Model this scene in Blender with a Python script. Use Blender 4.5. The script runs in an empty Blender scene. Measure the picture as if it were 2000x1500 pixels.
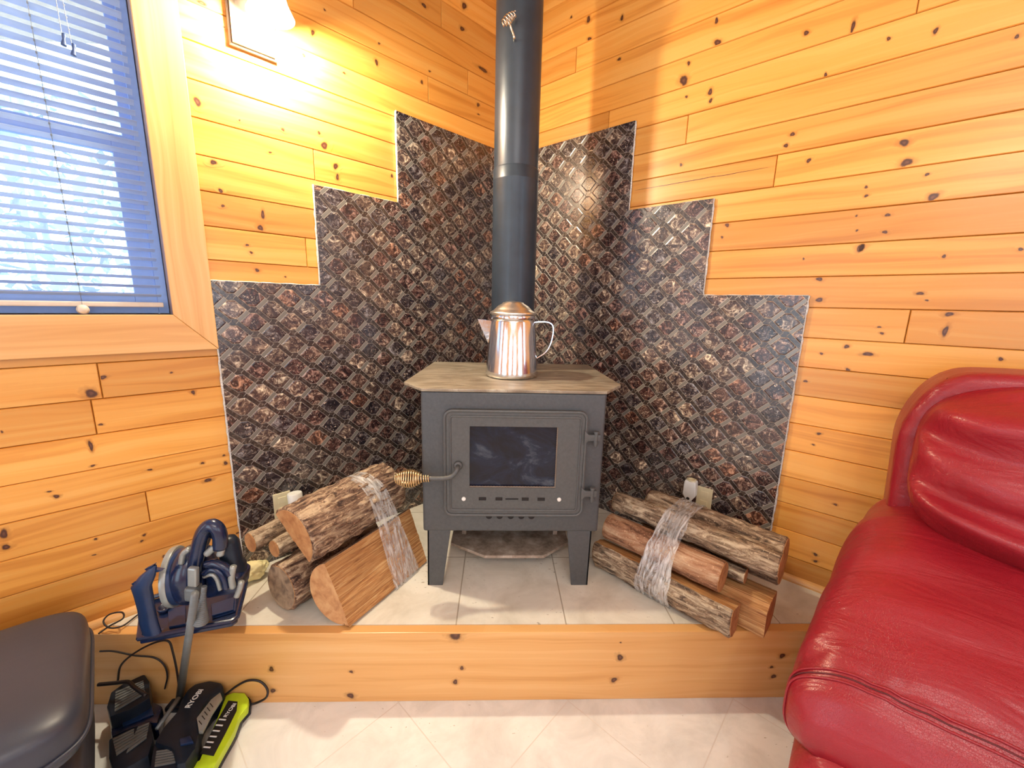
import bpy, bmesh, math, random
from mathutils import Vector, Matrix, noise
import numpy as np
random.seed(7)
C = bpy.context.scene.collection
SC = bpy.context.scene
# ------------------------------------------------------------------ camera, world, lights, exposure
F = 788.2
RX = Vector((0.999236, -0.031132, 0.023646)); UX = Vector((-0.017094, 0.196036, 0.980448)); WX = Vector((0.035159, 0.980102, -0.195354))
CAM = Vector((0, 0, 1.5))
cd = bpy.data.cameras.new('camera'); cd.sensor_width = 36; cd.lens = F / 2000 * 36; cd.clip_start = 0.02
cam = bpy.data.objects.new('camera', cd); C.objects.link(cam); SC.camera = cam
cam.matrix_world = Matrix(((RX.x, UX.x, -WX.x, CAM.x), (RX.y, UX.y, -WX.y, CAM.y), (RX.z, UX.z, -WX.z, CAM.z), (0, 0, 0, 1)))
SC.view_settings.view_transform = 'Standard'; SC.view_settings.look = 'None'
SC.view_settings.gamma = 1; SC.view_settings.use_curve_mapping = False
SC.view_settings.exposure = -0.06
SC.cycles.max_bounces = 8; SC.cycles.sample_clamp_indirect = 6

w = bpy.data.worlds.new('sky'); SC.world = w; w.use_nodes = True
bg = w.node_tree.nodes['Background']; bg.inputs[0].default_value = (0.70, 0.86, 1.0, 1); bg.inputs[1].default_value = 4.6

def lamp(name, kind, loc, power, col, **k):
    l = bpy.data.lights.new(name, kind); l.energy = power; l.color = col
    for a, v in k.items(): setattr(l, a, v)
    o = bpy.data.objects.new(name, l); C.objects.link(o); o.location = loc
    return o
def aim(o, tgt): o.rotation_euler = (Vector(tgt) - o.location).to_track_quat('-Z', 'Y').to_euler()
WARM = (1.0, 0.92, 0.82)
lamp('ceiling_lamp_light', 'POINT', (-0.25, -1.1, 2.62), 31, WARM, shadow_soft_size=0.05)
lamp('ceiling_lamp_light', 'POINT', (0.30, -0.95, 2.62), 31, WARM, shadow_soft_size=0.05)
a = lamp('fill_light', 'AREA', (0.2, -1.2, 3.35), 30, (0.84, 0.92, 1.0), size=2.6, shape='SQUARE'); aim(a, (0.1, 0.6, 0.0))  # added soft fill below the ceiling, not a fixture of the room
CN = Vector((0.0699, 2.76105, 0)); AL, AR = 0.7555029, -0.7504132
LW = Matrix.Translation(CN) @ Matrix.Rotation(AL, 4, 'Z')     # local -x away from the corner, +y out of the room
RW = Matrix.Translation(CN) @ Matrix.Rotation(AR, 4, 'Z')     # local +x away from the corner, +y out of the room
def Lp(s, d, z): return LW @ Vector((-s, -d, z))
def Rp(s, d, z): return RW @ Vector((s, -d, z))
lamp('sconce_bulb_light', 'POINT', Lp(1.373, 0.112, 2.495), 112, (1.0, 0.88, 0.66), shadow_soft_size=0.035)

# ------------------------------------------------------------------ helpers
def ray(x, y): return (x - 1000) / F * RX - (y - 750) / F * UX + WX
def onz(x, y, z): d = ray(x, y); return CAM + d * ((z - CAM.z) / d.z)
def ony(x, y, Y): d = ray(x, y); return CAM + d * ((Y - CAM.y) / d.y)
def onpl(x, y, p, n): d = ray(x, y); return CAM + d * ((Vector(p) - CAM).dot(n) / d.dot(n))

def B(): return bmesh.new()
def box(bm, c, s, rot=None, bev=0, seg=2):
    m = Matrix.Translation(c)
    if rot is not None: m = m @ rot
    r = bmesh.ops.create_cube(bm, size=1, matrix=m @ Matrix.Diagonal((s[0], s[1], s[2], 1)))
    if bev:
        es = list({e for v in r['verts'] for e in v.link_edges})
        bmesh.ops.bevel(bm, geom=es, offset=bev, segments=seg, affect='EDGES', profile=0.6)
    return bm
def ring_loft(bm, rings, closed=True, cap=True):
    R = [[bm.verts.new(p) for p in r] for r in rings]
    n = len(R[0])
    for i in range(len(R) - 1):
        for j in range(n if closed else n - 1):
            k = (j + 1) % n
            bm.faces.new((R[i][j], R[i][k], R[i + 1][k], R[i + 1][j]))
    if cap:
        bm.faces.new(list(reversed(R[0]))); bm.faces.new(R[-1])
    return R
def fixn(bm): bmesh.ops.recalc_face_normals(bm, faces=bm.faces[:])
def spline(pts, n=8):
    P = [Vector(p) for p in pts]; P = [2 * P[0] - P[1]] + P + [2 * P[-1] - P[-2]]; out = []
    for i in range(1, len(P) - 2):
        for k in range(n):
            t = k / n; a, b, c, d = P[i - 1:i + 3]
            out.append(0.5 * ((2 * b) + (c - a) * t + (2 * a - 5 * b + 4 * c - d) * t * t + (3 * b - a - 3 * c + d) * t ** 3))
    out.append(P[-2]); return out
def tube(bm, pts, rad, seg=10, cap=True):
    pts = [Vector(p) for p in pts]; n = len(pts); rings = []
    t = (pts[1] - pts[0]).normalized(); up = Vector((0, 0, 1)) if abs(t.z) < 0.9 else Vector((1, 0, 0))
    nrm = (up - t * up.dot(t)).normalized()
    for i, p in enumerate(pts):
        t = (pts[min(i + 1, n - 1)] - pts[max(i - 1, 0)]).normalized()
        nrm = (nrm - t * nrm.dot(t)).normalized(); b = t.cross(nrm)
        r = rad[i] if hasattr(rad, '__len__') else rad
        rings.append([p + (nrm * math.cos(a) + b * math.sin(a)) * r for a in [2 * math.pi * k / seg for k in range(seg)]])
    ring_loft(bm, rings, True, cap); return bm
def lathe(bm, prof, seg=32, m=None, cap=True):
    m = m or Matrix.Identity(4)
    rings = [[m @ Vector((r * math.cos(2 * math.pi * k / seg), r * math.sin(2 * math.pi * k / seg), z)) for k in range(seg)] for r, z in prof]
    ring_loft(bm, rings, True, cap); return bm
def prism(bm, poly, vec, bev=0, seg=2):
    vec = Vector(vec); P = [Vector(p) for p in poly]
    A = [bm.verts.new(p) for p in P]; D = [bm.verts.new(p + vec) for p in P]; n = len(P)
    fs = [bm.faces.new(A), bm.faces.new(list(reversed(D)))]
    for i in range(n): fs.append(bm.faces.new((A[i], A[(i + 1) % n], D[(i + 1) % n], D[i])))
    bmesh.ops.recalc_face_normals(bm, faces=fs)
    if bev:
        es = list({e for f in fs for e in f.edges})
        bmesh.ops.bevel(bm, geom=es, offset=bev, segments=seg, affect='EDGES', profile=0.6)
    return bm
def tag(o, label=None, cat=None, group=None, kind=None):
    if label: o['label'] = label
    if cat: o['category'] = cat
    if group: o['group'] = group
    if kind: o['kind'] = kind
    return o
def obj(name, bm, m, parent=None, mw=None, smooth=False, world=False, auto=None):
    fixn(bm)
    me = bpy.data.meshes.new(name); bm.to_mesh(me); bm.free()
    for mm in (m if isinstance(m, (list, tuple)) else [m]): me.materials.append(mm)
    if smooth or auto:
        me.polygons.foreach_set('use_smooth', [True] * len(me.polygons))
    if auto:
        try: me.set_sharp_from_angle(angle=math.radians(auto))
        except Exception: pass
    o = bpy.data.objects.new(name, me); C.objects.link(o)
    if parent:
        o.parent = parent
        if world: o.matrix_parent_inverse = PM[parent.name].inverted()
    if mw is not None: o.matrix_world = mw
    PM[o.name] = (PM[parent.name] if parent and not world else Matrix.Identity(4)) if mw is None else mw
    return o
PM = {}
def thing(name, label, cat, mw=None, group=None, loc=None):
    o = bpy.data.objects.new(name, None); C.objects.link(o); o.empty_display_size = 0.05
    mw = mw if mw is not None else Matrix.Translation(loc or (0, 0, 0))
    o.matrix_world = mw; PM[o.name] = mw.copy()
    return tag(o, label, cat, group)
def text(name, s, m, parent, size, mw, depth=0.0006):
    c = bpy.data.curves.new(name, 'FONT'); c.body = s; c.size = size; c.extrude = depth; c.align_x = 'CENTER'; c.align_y = 'CENTER'; c.offset = size * 0.012
    tmp = bpy.data.objects.new('tmp', c); me = bpy.data.meshes.new_from_object(tmp); bpy.data.objects.remove(tmp)
    o = bpy.data.objects.new(name, me); C.objects.link(o); me.materials.clear(); me.materials.append(m)
    o.parent = parent; o.matrix_parent_inverse = PM[parent.name].inverted(); o.matrix_world = mw
    return o
def nz(x, y=0, z=0, f=1): return noise.noise(Vector((x * f, y * f, z * f)))

# ------------------------------------------------------------------ materials
class N:
    def __init__(s, name):
        s.m = bpy.data.materials.new(name); s.m.use_nodes = True; s.t = s.m.node_tree
        s.b = s.t.nodes['Principled BSDF']; s.tc = s.t.nodes.new('ShaderNodeTexCoord').outputs['Object']
    def n(s, t, **k):
        x = s.t.nodes.new(t)
        for a, v in k.items(): setattr(x, a, v)
        return x
    def put(s, sock, v):
        if isinstance(v, bpy.types.NodeSocket): s.t.links.new(v, sock)
        elif v is not None: sock.default_value = v
    def math(s, op, a, b=None, c=None, cl=False):
        x = s.n('ShaderNodeMath', operation=op, use_clamp=cl); s.put(x.inputs[0], a); s.put(x.inputs[1], b)
        if c is not None: s.put(x.inputs[2], c)
        return x.outputs[0]
    def vec(s, op, a, b=None):
        x = s.n('ShaderNodeVectorMath', operation=op); s.put(x.inputs[0], a); s.put(x.inputs[1], b)
        return x.outputs['Value'] if op in ('LENGTH', 'DISTANCE', 'DOT_PRODUCT') else x.outputs[0]
    def map(s, v, sc=(1, 1, 1), loc=(0, 0, 0), rot=(0, 0, 0)):
        x = s.n('ShaderNodeMapping'); s.put(x.inputs[0], v); x.inputs['Scale'].default_value = sc; x.inputs['Location'].default_value = loc; x.inputs['Rotation'].default_value = rot
        return x.outputs[0]
    def noise(s, v, sc=5, det=3, rough=0.5, dist=0, col=False):
        x = s.n('ShaderNodeTexNoise'); s.put(x.inputs['Vector'], v); x.inputs['Scale'].default_value = sc; x.inputs['Detail'].default_value = det
        x.inputs['Roughness'].default_value = rough; x.inputs['Distortion'].default_value = dist
        return x.outputs['Color' if col else 'Fac']
    def ramp(s, v, stops, interp='LINEAR'):
        x = s.n('ShaderNodeValToRGB'); s.put(x.inputs[0], v); e = x.color_ramp.elements; x.color_ramp.interpolation = interp
        while len(e) < len(stops): e.new(0.5)
        for q, (p, c) in zip(e, stops): q.position = p; q.color = (*c, 1) if len(c) == 3 else c
        return x.outputs[0]
    def mr(s, v, a, b, c=0, d=1):
        x = s.n('ShaderNodeMapRange'); s.put(x.inputs[0], v)
        for i, q in enumerate((a, b, c, d)): x.inputs[i + 1].default_value = q
        return x.outputs[0]
    def mix(s, f, a, b, mode='MIX'):
        x = s.n('ShaderNodeMix', data_type='RGBA', blend_type=mode); s.put(x.inputs[0], f)
        for i, v in ((6, a), (7, b)): s.put(x.inputs[i], (*v, 1) if isinstance(v, tuple) and len(v) == 3 else v)
        return x.outputs[2]
    def attr(s, name): return s.n('ShaderNodeAttribute', attribute_name=name).outputs
    def sep(s, v):
        x = s.n('ShaderNodeSeparateXYZ'); s.put(x.inputs[0], v); return x.outputs
    def comb(s, a, b, c):
        x = s.n('ShaderNodeCombineXYZ'); s.put(x.inputs[0], a); s.put(x.inputs[1], b); s.put(x.inputs[2], c); return x.outputs[0]
    def bump(s, h, st=0.3, dist=0.01):
        x = s.n('ShaderNodeBump'); s.put(x.inputs['Height'], h); x.inputs['Strength'].default_value = st; x.inputs['Distance'].default_value = dist
        s.t.links.new(x.outputs[0], s.b.inputs['Normal'])
    def set(s, **k):
        M_ = dict(col='Base Color', rough='Roughness', metal='Metallic', spec='Specular IOR Level', coat='Coat Weight', crough='Coat Roughness', emc='Emission Color', ems='Emission Strength', tr='Transmission Weight', alpha='Alpha', ior='IOR')
        for a, v in k.items(): s.put(s.b.inputs[M_[a]], (*v, 1) if isinstance(v, tuple) and len(v) == 3 else v)
        return s.m
def plain(name, col, rough=0.5, metal=0, var=0.12, sc=30, bump=0.0, **k):
    s = N(name); n_ = s.noise(s.tc, sc, 3, 0.6)
    c0 = tuple(x * (1 - var) for x in col); c1 = tuple(min(1, x * (1 + var)) for x in col)
    s.set(col=s.ramp(n_, [(0.3, c0), (0.7, c1)]), rough=rough, metal=metal, **k)
    if bump: s.bump(n_, bump, 0.004)
    return s.m

def wood(name, light, mid, dark, rough=0.38, planks=True, axis='x', tone=0.25, coat=0.25):
    s = N(name); v = s.tc
    if axis == 'z': v = s.map(v, rot=(0, math.pi / 2, 0))
    pr = s.attr('pr')['Color'] if planks else None
    kk = s.attr('k')['Fac'] if planks else 0.0
    if planks: v = s.vec('ADD', v, s.vec('MULTIPLY', pr, (9.0, 3.0, 5.0)))
    wob = s.noise(s.map(v, (1.2, 1, 5)), 1.0, 2, 0.5, 0.2)
    v2 = s.vec('ADD', v, s.comb(0.0, 0.0, s.math('ADD', s.math('MULTIPLY', wob, 0.10), s.math('MULTIPLY', kk, 0.05))))
    g = s.noise(s.map(v2, (0.7, 1, 26)), 1.0, 3, 0.55, 0.35)
    rings = s.math('FRACT', s.math('MULTIPLY', g, 7.0))
    rings = s.math('POWER', rings, 3.0)
    fine = s.noise(s.map(v, (5, 5, 260)), 1.0, 2, 0.6)
    base = s.ramp(g, [(0.30, dark), (0.48, mid), (0.66, light)])
    base = s.mix(s.math('MULTIPLY', rings, 0.14), base, dark)
    base = s.mix(s.math('MULTIPLY', fine, 0.16), base, dark)
    if planks:
        ps = s.sep(pr)
        base = s.mix(1.0, base, s.ramp(ps[0], [(0, (1 - tone, 1 - tone * 1.25, 1 - tone * 1.5)), (1, (1 + tone * .5, 1 + tone * .5, 1 + tone * .45))]), 'MULTIPLY')
        kn = s.noise(s.map(s.tc, (60, 60, 60)), 1.0, 3, 0.6)
        km = s.math('SUBTRACT', kk, s.math('MULTIPLY', kn, 0.35))
        base = s.mix(s.mr(km, -0.08, 0.30), base, tuple(x * 0.62 for x in dark))
        base = s.mix(s.mr(km, 0.22, 0.42), base, (0.075, 0.022, 0.010))
        base = s.mix(s.mr(km, 0.66, 0.8), base, (0.16, 0.06, 0.03))
    s.set(col=base, rough=rough, coat=coat, crough=0.25)
    s.bump(s.math('ADD', s.math('MULTIPLY', fine, 0.4), rings), 0.08, 0.001)
    return s.m
PINE = wood('pine_board', (0.86, 0.46, 0.115), (0.82, 0.385, 0.075), (0.62, 0.24, 0.035))
TRIMW = wood('pine_trim', (0.80, 0.47, 0.185), (0.75, 0.40, 0.135), (0.62, 0.29, 0.075), tone=0.05)
TRIMV = wood('pine_trim_upright', (0.80, 0.47, 0.185), (0.75, 0.40, 0.135), (0.62, 0.29, 0.075), planks=False, axis='z')

def mosaic():
    s = N('stone_mosaic'); x, y, z = s.sep(s.tc)
    PX, PZ = 0.143, 0.1000
    a = s.math('SUBTRACT', s.math('DIVIDE', x, PX), s.math('DIVIDE', z, PZ))
    b = s.math('ADD', s.math('DIVIDE', x, PX), s.math('DIVIDE', z, PZ))
    def cell(q): fl = s.math('FLOOR', q); return fl, s.math('SUBTRACT', s.math('SUBTRACT', q, fl), 0.5)
    fa, la = cell(a); fb, lb = cell(b)
    dx = s.math('MULTIPLY', s.math('ADD', la, lb), PX / 2); dz = s.math('MULTIPLY', s.math('SUBTRACT', lb, la), PZ / 2)
    P_ = s.math('SUBTRACT', dx, dz); Q_ = s.math('ADD', dx, dz); aP = s.math('ABSOLUTE', P_); aQ = s.math('ABSOLUTE', Q_)
    hexd = s.math('MINIMUM', s.math('MINIMUM', s.math('SUBTRACT', 0.0495, aP), s.math('SUBTRACT', 0.0480, aQ)), s.math('MULTIPLY', s.math('SUBTRACT', 0.0365, s.math('ABSOLUTE', dz)), 1.41))
    inhex = s.mr(hexd, 0.0, 0.0008)
    s1 = s.math('ABSOLUTE', s.math('SUBTRACT', Q_, s.math('MULTIPLY', s.math('SIGN', P_), 0.0107)))
    t1 = s.math('ABSOLUTE', s.math('SUBTRACT', P_, s.math('MULTIPLY', s.math('SIGN', Q_), 0.0122)))
    outP = s.math('GREATER_THAN', aP, 0.0495); outQ = s.math('GREATER_THAN', aQ, 0.0480)
    slash = s.math('MULTIPLY', outP, s.math('LESS_THAN', s1, 0.036))
    big = lambda q, m: s.math('ADD', q, s.math('MULTIPLY', s.math('SUBTRACT', 1.0, m), 1.0))
    line = s.math('MINIMUM', s.math('ABSOLUTE', hexd), s.math('MINIMUM', big(s.math('ABSOLUTE', s.math('SUBTRACT', s1, 0.036)), outP), big(s.math('ABSOLUTE', s.math('SUBTRACT', t1, 0.047)), outQ)))
    lm = s.mr(line, 0.0007, 0.0019, 1, 0)
    wn = s.n('ShaderNodeTexWhiteNoise', noise_dimensions='2D'); s.put(wn.inputs['Vector'], s.comb(fa, fb, 0.0))
    rnd = s.sep(wn.outputs['Color'])
    off = s.vec('MULTIPLY', wn.outputs['Color'], (3.0, 3.0, 3.0))
    n1 = s.noise(s.vec('ADD', s.tc, off), 26, 5, 0.65, 1.6)
    n2 = s.noise(s.vec('ADD', s.tc, off), 60, 4, 0.6, 2.5)
    ns = s.noise(s.tc, 34, 5, 0.7, 2.0)
    stone = s.ramp(n1, [(0.30, (0.012, 0.009, 0.014)), (0.44, (0.045, 0.028, 0.030)), (0.53, (0.12, 0.080, 0.066)), (0.61, (0.38, 0.32, 0.26)), (0.69, (0.85, 0.76, 0.62))])
    tint = s.ramp(rnd[0], [(0.0, (0.42, 0.44, 0.55)), (0.2, (0.62, 0.42, 0.42)), (0.4, (0.95, 0.92, 0.85)), (0.58, (1.0, 0.62, 0.48)), (0.66, (1.35, 1.25, 1.1)), (0.85, (0.8, 0.62, 0.58)), (1.0, (1.9, 1.75, 1.5))], 'CONSTANT')
    stone = s.mix(1.0, stone, tint, 'MULTIPLY')
    stone = s.mix(s.mr(n2, 0.60, 0.66, 0, 0.75), stone, (0.78, 0.62, 0.48))
    stone = s.mix(s.mr(n2, 0.36, 0.30, 0, 0.8), stone, (0.02, 0.014, 0.018))
    strip = s.ramp(ns, [(0.3, (0.014, 0.010, 0.009)), (0.5, (0.038, 0.026, 0.022)), (0.62, (0.10, 0.075, 0.06)), (0.74, (0.36, 0.30, 0.24))])
    bars = s.mix(slash, strip, (0.175, 0.16, 0.135))
    c = s.mix(inhex, bars, stone)
    c = s.mix(s.math('MULTIPLY', lm, s.math('ADD', 0.42, s.math('MULTIPLY', s.math('LESS_THAN', s.math('ABSOLUTE', s.math('SUBTRACT', aP, 0.053)), 0.0065), 0.25))), c, (0.46, 0.40, 0.34))
    s.set(col=c, rough=s.math('ADD', 0.22, s.math('MULTIPLY', lm, 0.25)), spec=0.7)
    hgt = s.math('ADD', s.mr(hexd, 0.0, 0.007), s.math('ADD', s.math('MULTIPLY', lm, -0.5), s.math('MULTIPLY', n1, 0.25)))
    s.bump(hgt, 0.4, 0.002)
    return s.m
MOSAIC = mosaic()

def floor_tile(name, pitch, rot, loc, grout=(0.42, 0.36, 0.27), c0=(0.62, 0.58, 0.50), c1=(0.80, 0.77, 0.70), gw=0.006):
    s = N(name); v = s.map(s.vec('SUBTRACT', s.tc, loc), rot=(0, 0, rot)); x, y, z = s.sep(v)
    def ln(q):
        f = s.math('FRACT', s.math('ADD', s.math('DIVIDE', q, pitch), 100.0)); return s.math('MULTIPLY', s.math('MINIMUM', f, s.math('SUBTRACT', 1.0, f)), pitch)
    d = s.math('MINIMUM', ln(x), ln(y)); g = s.mr(d, gw * 0.3, gw * 0.5, 1, 0)
    n1 = s.noise(s.tc, 5, 5, 0.65, 0.6); n2 = s.noise(s.map(s.tc, (40, 90, 60), rot=(0, 0, 0.6)), 1, 2, 0.5)
    pit = s.mr(s.math('ADD', n2, s.math('MULTIPLY', n1, 0.5)), 0.985, 1.03)
    c = s.ramp(n1, [(0.3, c0), (0.6, c1)]); c = s.mix(s.math('MULTIPLY', pit, 0.7), c, (0.30, 0.25, 0.18)); c = s.mix(g, c, grout)
    s.set(col=c, rough=0.42); s.bump(s.math('SUBTRACT', s.math('MULTIPLY', n1, 0.2), s.math('ADD', g, s.math('MULTIPLY', pit, 0.4))), 0.3, 0.003)
    return s.m
FLOOR = floor_tile('floor_tile', 0.4597, math.radians(45), (-0.357, 1.283, 0), grout=(0.70, 0.68, 0.64), c0=(0.66, 0.67, 0.65), c1=(0.84, 0.85, 0.83), gw=0.0045)
HEARTH = floor_tile('hearth_tile', 0.4185, 0, (-0.142, 1.319 - 0.0, 0), c0=(0.60, 0.55, 0.45), c1=(0.78, 0.74, 0.64))

IRON = plain('stove_iron', (0.078, 0.084, 0.090), 0.48, 0.25, 0.10, 90, 0.15)
IRON2 = plain('stove_door_iron', (0.095, 0.098, 0.098), 0.5, 0.25, 0.10, 90, 0.15)
def top_mat():
    s = N('stove_top_iron'); n1 = s.noise(s.map(s.tc, (2.2, 9, 2)), 1.6, 5, 0.6, 2.2); n2 = s.noise(s.tc, 60, 3, 0.6)
    f = s.math('FRACT', s.math('MULTIPLY', n1, 6.0)); ln = s.mr(f, 0.0, 0.10, 1, 0)
    c = s.ramp(n1, [(0.3, (0.20, 0.155, 0.105)), (0.5, (0.36, 0.305, 0.225)), (0.65, (0.50, 0.44, 0.34))])
    c = s.mix(s.math('MULTIPLY', ln, 0.6), c, (0.13, 0.11, 0.09)); c = s.mix(s.math('MULTIPLY', n2, 0.25), c, (0.2, 0.17, 0.14))
    return s.set(col=c, rough=0.42, metal=0.35)
TOPM = top_mat()
def ash_mat():
    s = N('ashy_plate'); n1 = s.noise(s.tc, 14, 5, 0.7)
    return s.set(col=s.ramp(n1, [(0.35, (0.16, 0.115, 0.085)), (0.55, (0.34, 0.27, 0.21)), (0.75, (0.55, 0.48, 0.40))]), rough=0.6)
ASH = ash_mat()
PIPE = plain('pipe_paint', (0.026, 0.038, 0.055), 0.36, 0.1, 0.15, 12)
def glass_door():
    s = N('sooty_glass'); n1 = s.noise(s.map(s.tc, (7, 1, 9)), 1, 5, 0.65, 1.0)
    c = s.ramp(n1, [(0.40, (0.008, 0.008, 0.014)), (0.55, (0.012, 0.016, 0.034)), (0.72, (0.07, 0.085, 0.11))])
    return s.set(col=c, rough=0.10, spec=0.25, coat=0.15, crough=0.03)
GLASSD = glass_door()
def steel():
    s = N('kettle_steel'); n = s.noise(s.map(s.tc, (300, 300, 8)), 1, 2); s.set(col=(0.74, 0.76, 0.80), metal=1.0, rough=s.mr(n, 0.3, 0.7, 0.10, 0.20)); return s.m
STEEL = steel()
STEELB = plain('brushed_lid_steel', (0.80, 0.78, 0.74), 0.30, 1.0, 0.04)
CHROME = plain('chrome_coil', (0.80, 0.72, 0.60), 0.2, 1.0, 0.05)
BRASSY = plain('brassy_coil', (0.80, 0.62, 0.36), 0.3, 1.0, 0.08)
DARK = plain('dark_slot', (0.012, 0.01, 0.01), 0.8)
def bark(name, c0, c1, c2, sc=1.0):
    s = N(name); v = s.map(s.tc, (8 * sc, 40 * sc, 40 * sc)); n1 = s.noise(v, 1, 5, 0.7, 1.0); n2 = s.noise(s.tc, 120, 3, 0.7)
    c = s.ramp(n1, [(0.37, c0), (0.48, c1), (0.62, c2)]); c = s.mix(s.mr(n2, 0.60, 0.72, 0, 0.6), c, tuple(min(1, x * 1.8) for x in c2))
    s.set(col=c, rough=0.75); s.bump(s.math('ADD', n1, s.math('MULTIPLY', n2, 0.3)), 1.0, 0.008); return s.m
BARKA = bark('furrowed_bark', (0.035, 0.015, 0.011), (0.19, 0.105, 0.064), (0.54, 0.40, 0.26))
BARKB = bark('grey_flaky_bark', (0.045, 0.028, 0.018), (0.235, 0.155, 0.095), (0.56, 0.45, 0.31), 1.0)
BARKC = bark('reddish_bark', (0.12, 0.05, 0.025), (0.36, 0.175, 0.09), (0.55, 0.38, 0.24), 0.5)
def split_mat(name, c0, c1, c2):
    s = N(name); v = s.map(s.tc, (5, 110, 110)); n1 = s.noise(v, 1, 5, 0.72, 1.0); n2 = s.noise(s.tc, 9, 3)
    c = s.ramp(n1, [(0.32, c0), (0.5, c1), (0.68, c2)]); c = s.mix(s.math('MULTIPLY', n2, 0.35), c, c0)
    s.set(col=c, rough=0.6); s.bump(n1, 0.8, 0.005); return s.m
SPLIT = split_mat('split_wood', (0.24, 0.085, 0.025), (0.58, 0.29, 0.10), (0.82, 0.54, 0.25))
def cut_mat(name, c0, c1, c2):
    s = N(name); x, y, z = s.sep(s.tc); n0 = s.noise(s.tc, 18, 3)
    r = s.math('ADD', s.vec('LENGTH', s.comb(0.0, y, z)), s.math('MULTIPLY', n0, 0.02))
    rg = s.math('FRACT', s.math('MULTIPLY', r, 190.0)); n1 = s.noise(s.tc, 25, 4, 0.6, 0.5); n2 = s.noise(s.tc, 140, 2)
    c = s.ramp(n1, [(0.35, c0), (0.5, c1), (0.66, c2)]); c = s.mix(s.math('MULTIPLY', rg, 0.16), c, c0); c = s.mix(s.math('MULTIPLY', n2, 0.2), c, c0)
    return s.set(col=c, rough=0.7)
CUT = cut_mat('sawn_end_grain', (0.44, 0.20, 0.08), (0.60, 0.31, 0.13), (0.70, 0.41, 0.19))
CUTG = cut_mat('weathered_end_grain', (0.16, 0.115, 0.085), (0.36, 0.265, 0.18), (0.50, 0.38, 0.26))
def film():
    s = N('clear_stretch_film'); n1 = s.noise(s.map(s.tc, (34, 7, 7)), 1.3, 5, 0.7, 1.8)
    s.set(col=(0.88, 0.88, 0.87), rough=0.14, spec=0.9, coat=0.8, crough=0.08, alpha=s.mr(n1, 0.40, 0.68, 0.14, 0.80)); s.bump(n1, 0.8, 0.008); return s.m
FILM = film()
def leather(name, c0, c1, rough, bs=0.25, fsc=1.0):
    s = N(name); n1 = s.noise(s.tc, 2.5, 3); vo = s.n('ShaderNodeTexVoronoi', feature='DISTANCE_TO_EDGE'); s.put(vo.inputs['Vector'], s.tc); vo.inputs['Scale'].default_value = 260
    n2 = s.noise(s.map(s.tc, (3, 14, 8)), 1.4, 3, 0.5, 0.8)
    s.set(col=s.ramp(n1, [(0.3, c0), (0.7, c1)]), rough=rough, spec=0.45, coat=0.08, crough=0.3)
    s.bump(s.math('ADD', s.math('MULTIPLY', s.mr(vo.outputs[0], 0, 0.08), 0.05), s.math('MULTIPLY', n2, 1.2 * fsc)), bs, 0.02); return s.m
RED = leather('red_leather', (0.235, 0.006, 0.014), (0.315, 0.012, 0.024), 0.34, 0.35)
BLACKL = leather('black_leather', (0.028, 0.034, 0.052), (0.044, 0.050, 0.074), 0.42, 0.10, 0.3)
THREAD = plain('red_thread', (0.10, 0.008, 0.012), 0.6)
PEWTER = plain('pewter_metal', (0.42, 0.36, 0.29), 0.34, 0.8, 0.12)
WHITEP = plain('white_plastic', (0.80, 0.79, 0.74), 0.35, 0, 0.03)
CREAM = plain('cream_plastic', (0.74, 0.66, 0.42), 0.45, 0, 0.06)
NAVY = plain('navy_plastic', (0.006, 0.014, 0.050), 0.25, 0, 0.2, coat=0.2)
NAVY2 = plain('blue_plastic', (0.008, 0.026, 0.085), 0.3, 0, 0.3, 8)
BLK = plain('black_plastic', (0.008, 0.014, 0.026), 0.38, 0, 0.2, spec=0.3)
GREYP = plain('grey_plastic', (0.13, 0.145, 0.15), 0.4, 0, 0.15)
SILVER = plain('silver_plastic', (0.30, 0.32, 0.31), 0.3, 0.3, 0.08)
LIME = plain('lime_plastic', (0.50, 0.72, 0.02), 0.35, 0, 0.05)
WHITET = plain('white_print', (0.8, 0.82, 0.82), 0.5)
CORD = plain('black_rubber', (0.015, 0.012, 0.014), 0.5)
YEL = plain('yellow_cloth', (0.86, 0.76, 0.40), 0.7, 0, 0.15, 14, 0.4)
CAULK = plain('white_caulk', (0.62, 0.60, 0.56), 0.7, 0, 0.3, 160, 0.5)
GREYE = plain('grey_board_edge', (0.25, 0.25, 0.25), 0.7, 0, 0.4, 120, 0.4)
VINYL = plain('sky_tinted_vinyl', (0.24, 0.40, 0.80), 0.35, 0, 0.04)  # white vinyl, with the blue glow of the sky put into its colour
SLATM = plain('blind_slat', (0.46, 0.58, 0.82), 0.35, 0, 0.04)
RAILM = plain('blind_rail', (0.62, 0.54, 0.45), 0.4, 0, 0.05)
def glass():
    s = N('window_glass'); t = s.t; s.set(col=(0.9, 0.95, 1.0), rough=0.02, alpha=0.12, spec=0.5); return s.m
GLASS = glass()
def shade_mat():
    s = N('frosted_lit_shade'); s.set(col=(0.9, 0.88, 0.82), rough=0.5, emc=(1.0, 0.90, 0.70), ems=5.0); return s.m
SHADE = shade_mat()
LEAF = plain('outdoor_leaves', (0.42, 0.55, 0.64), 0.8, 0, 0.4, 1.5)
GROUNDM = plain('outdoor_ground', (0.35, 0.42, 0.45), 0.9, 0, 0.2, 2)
CEILM = plain('room_plaster', (0.6, 0.55, 0.48), 0.8)
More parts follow.
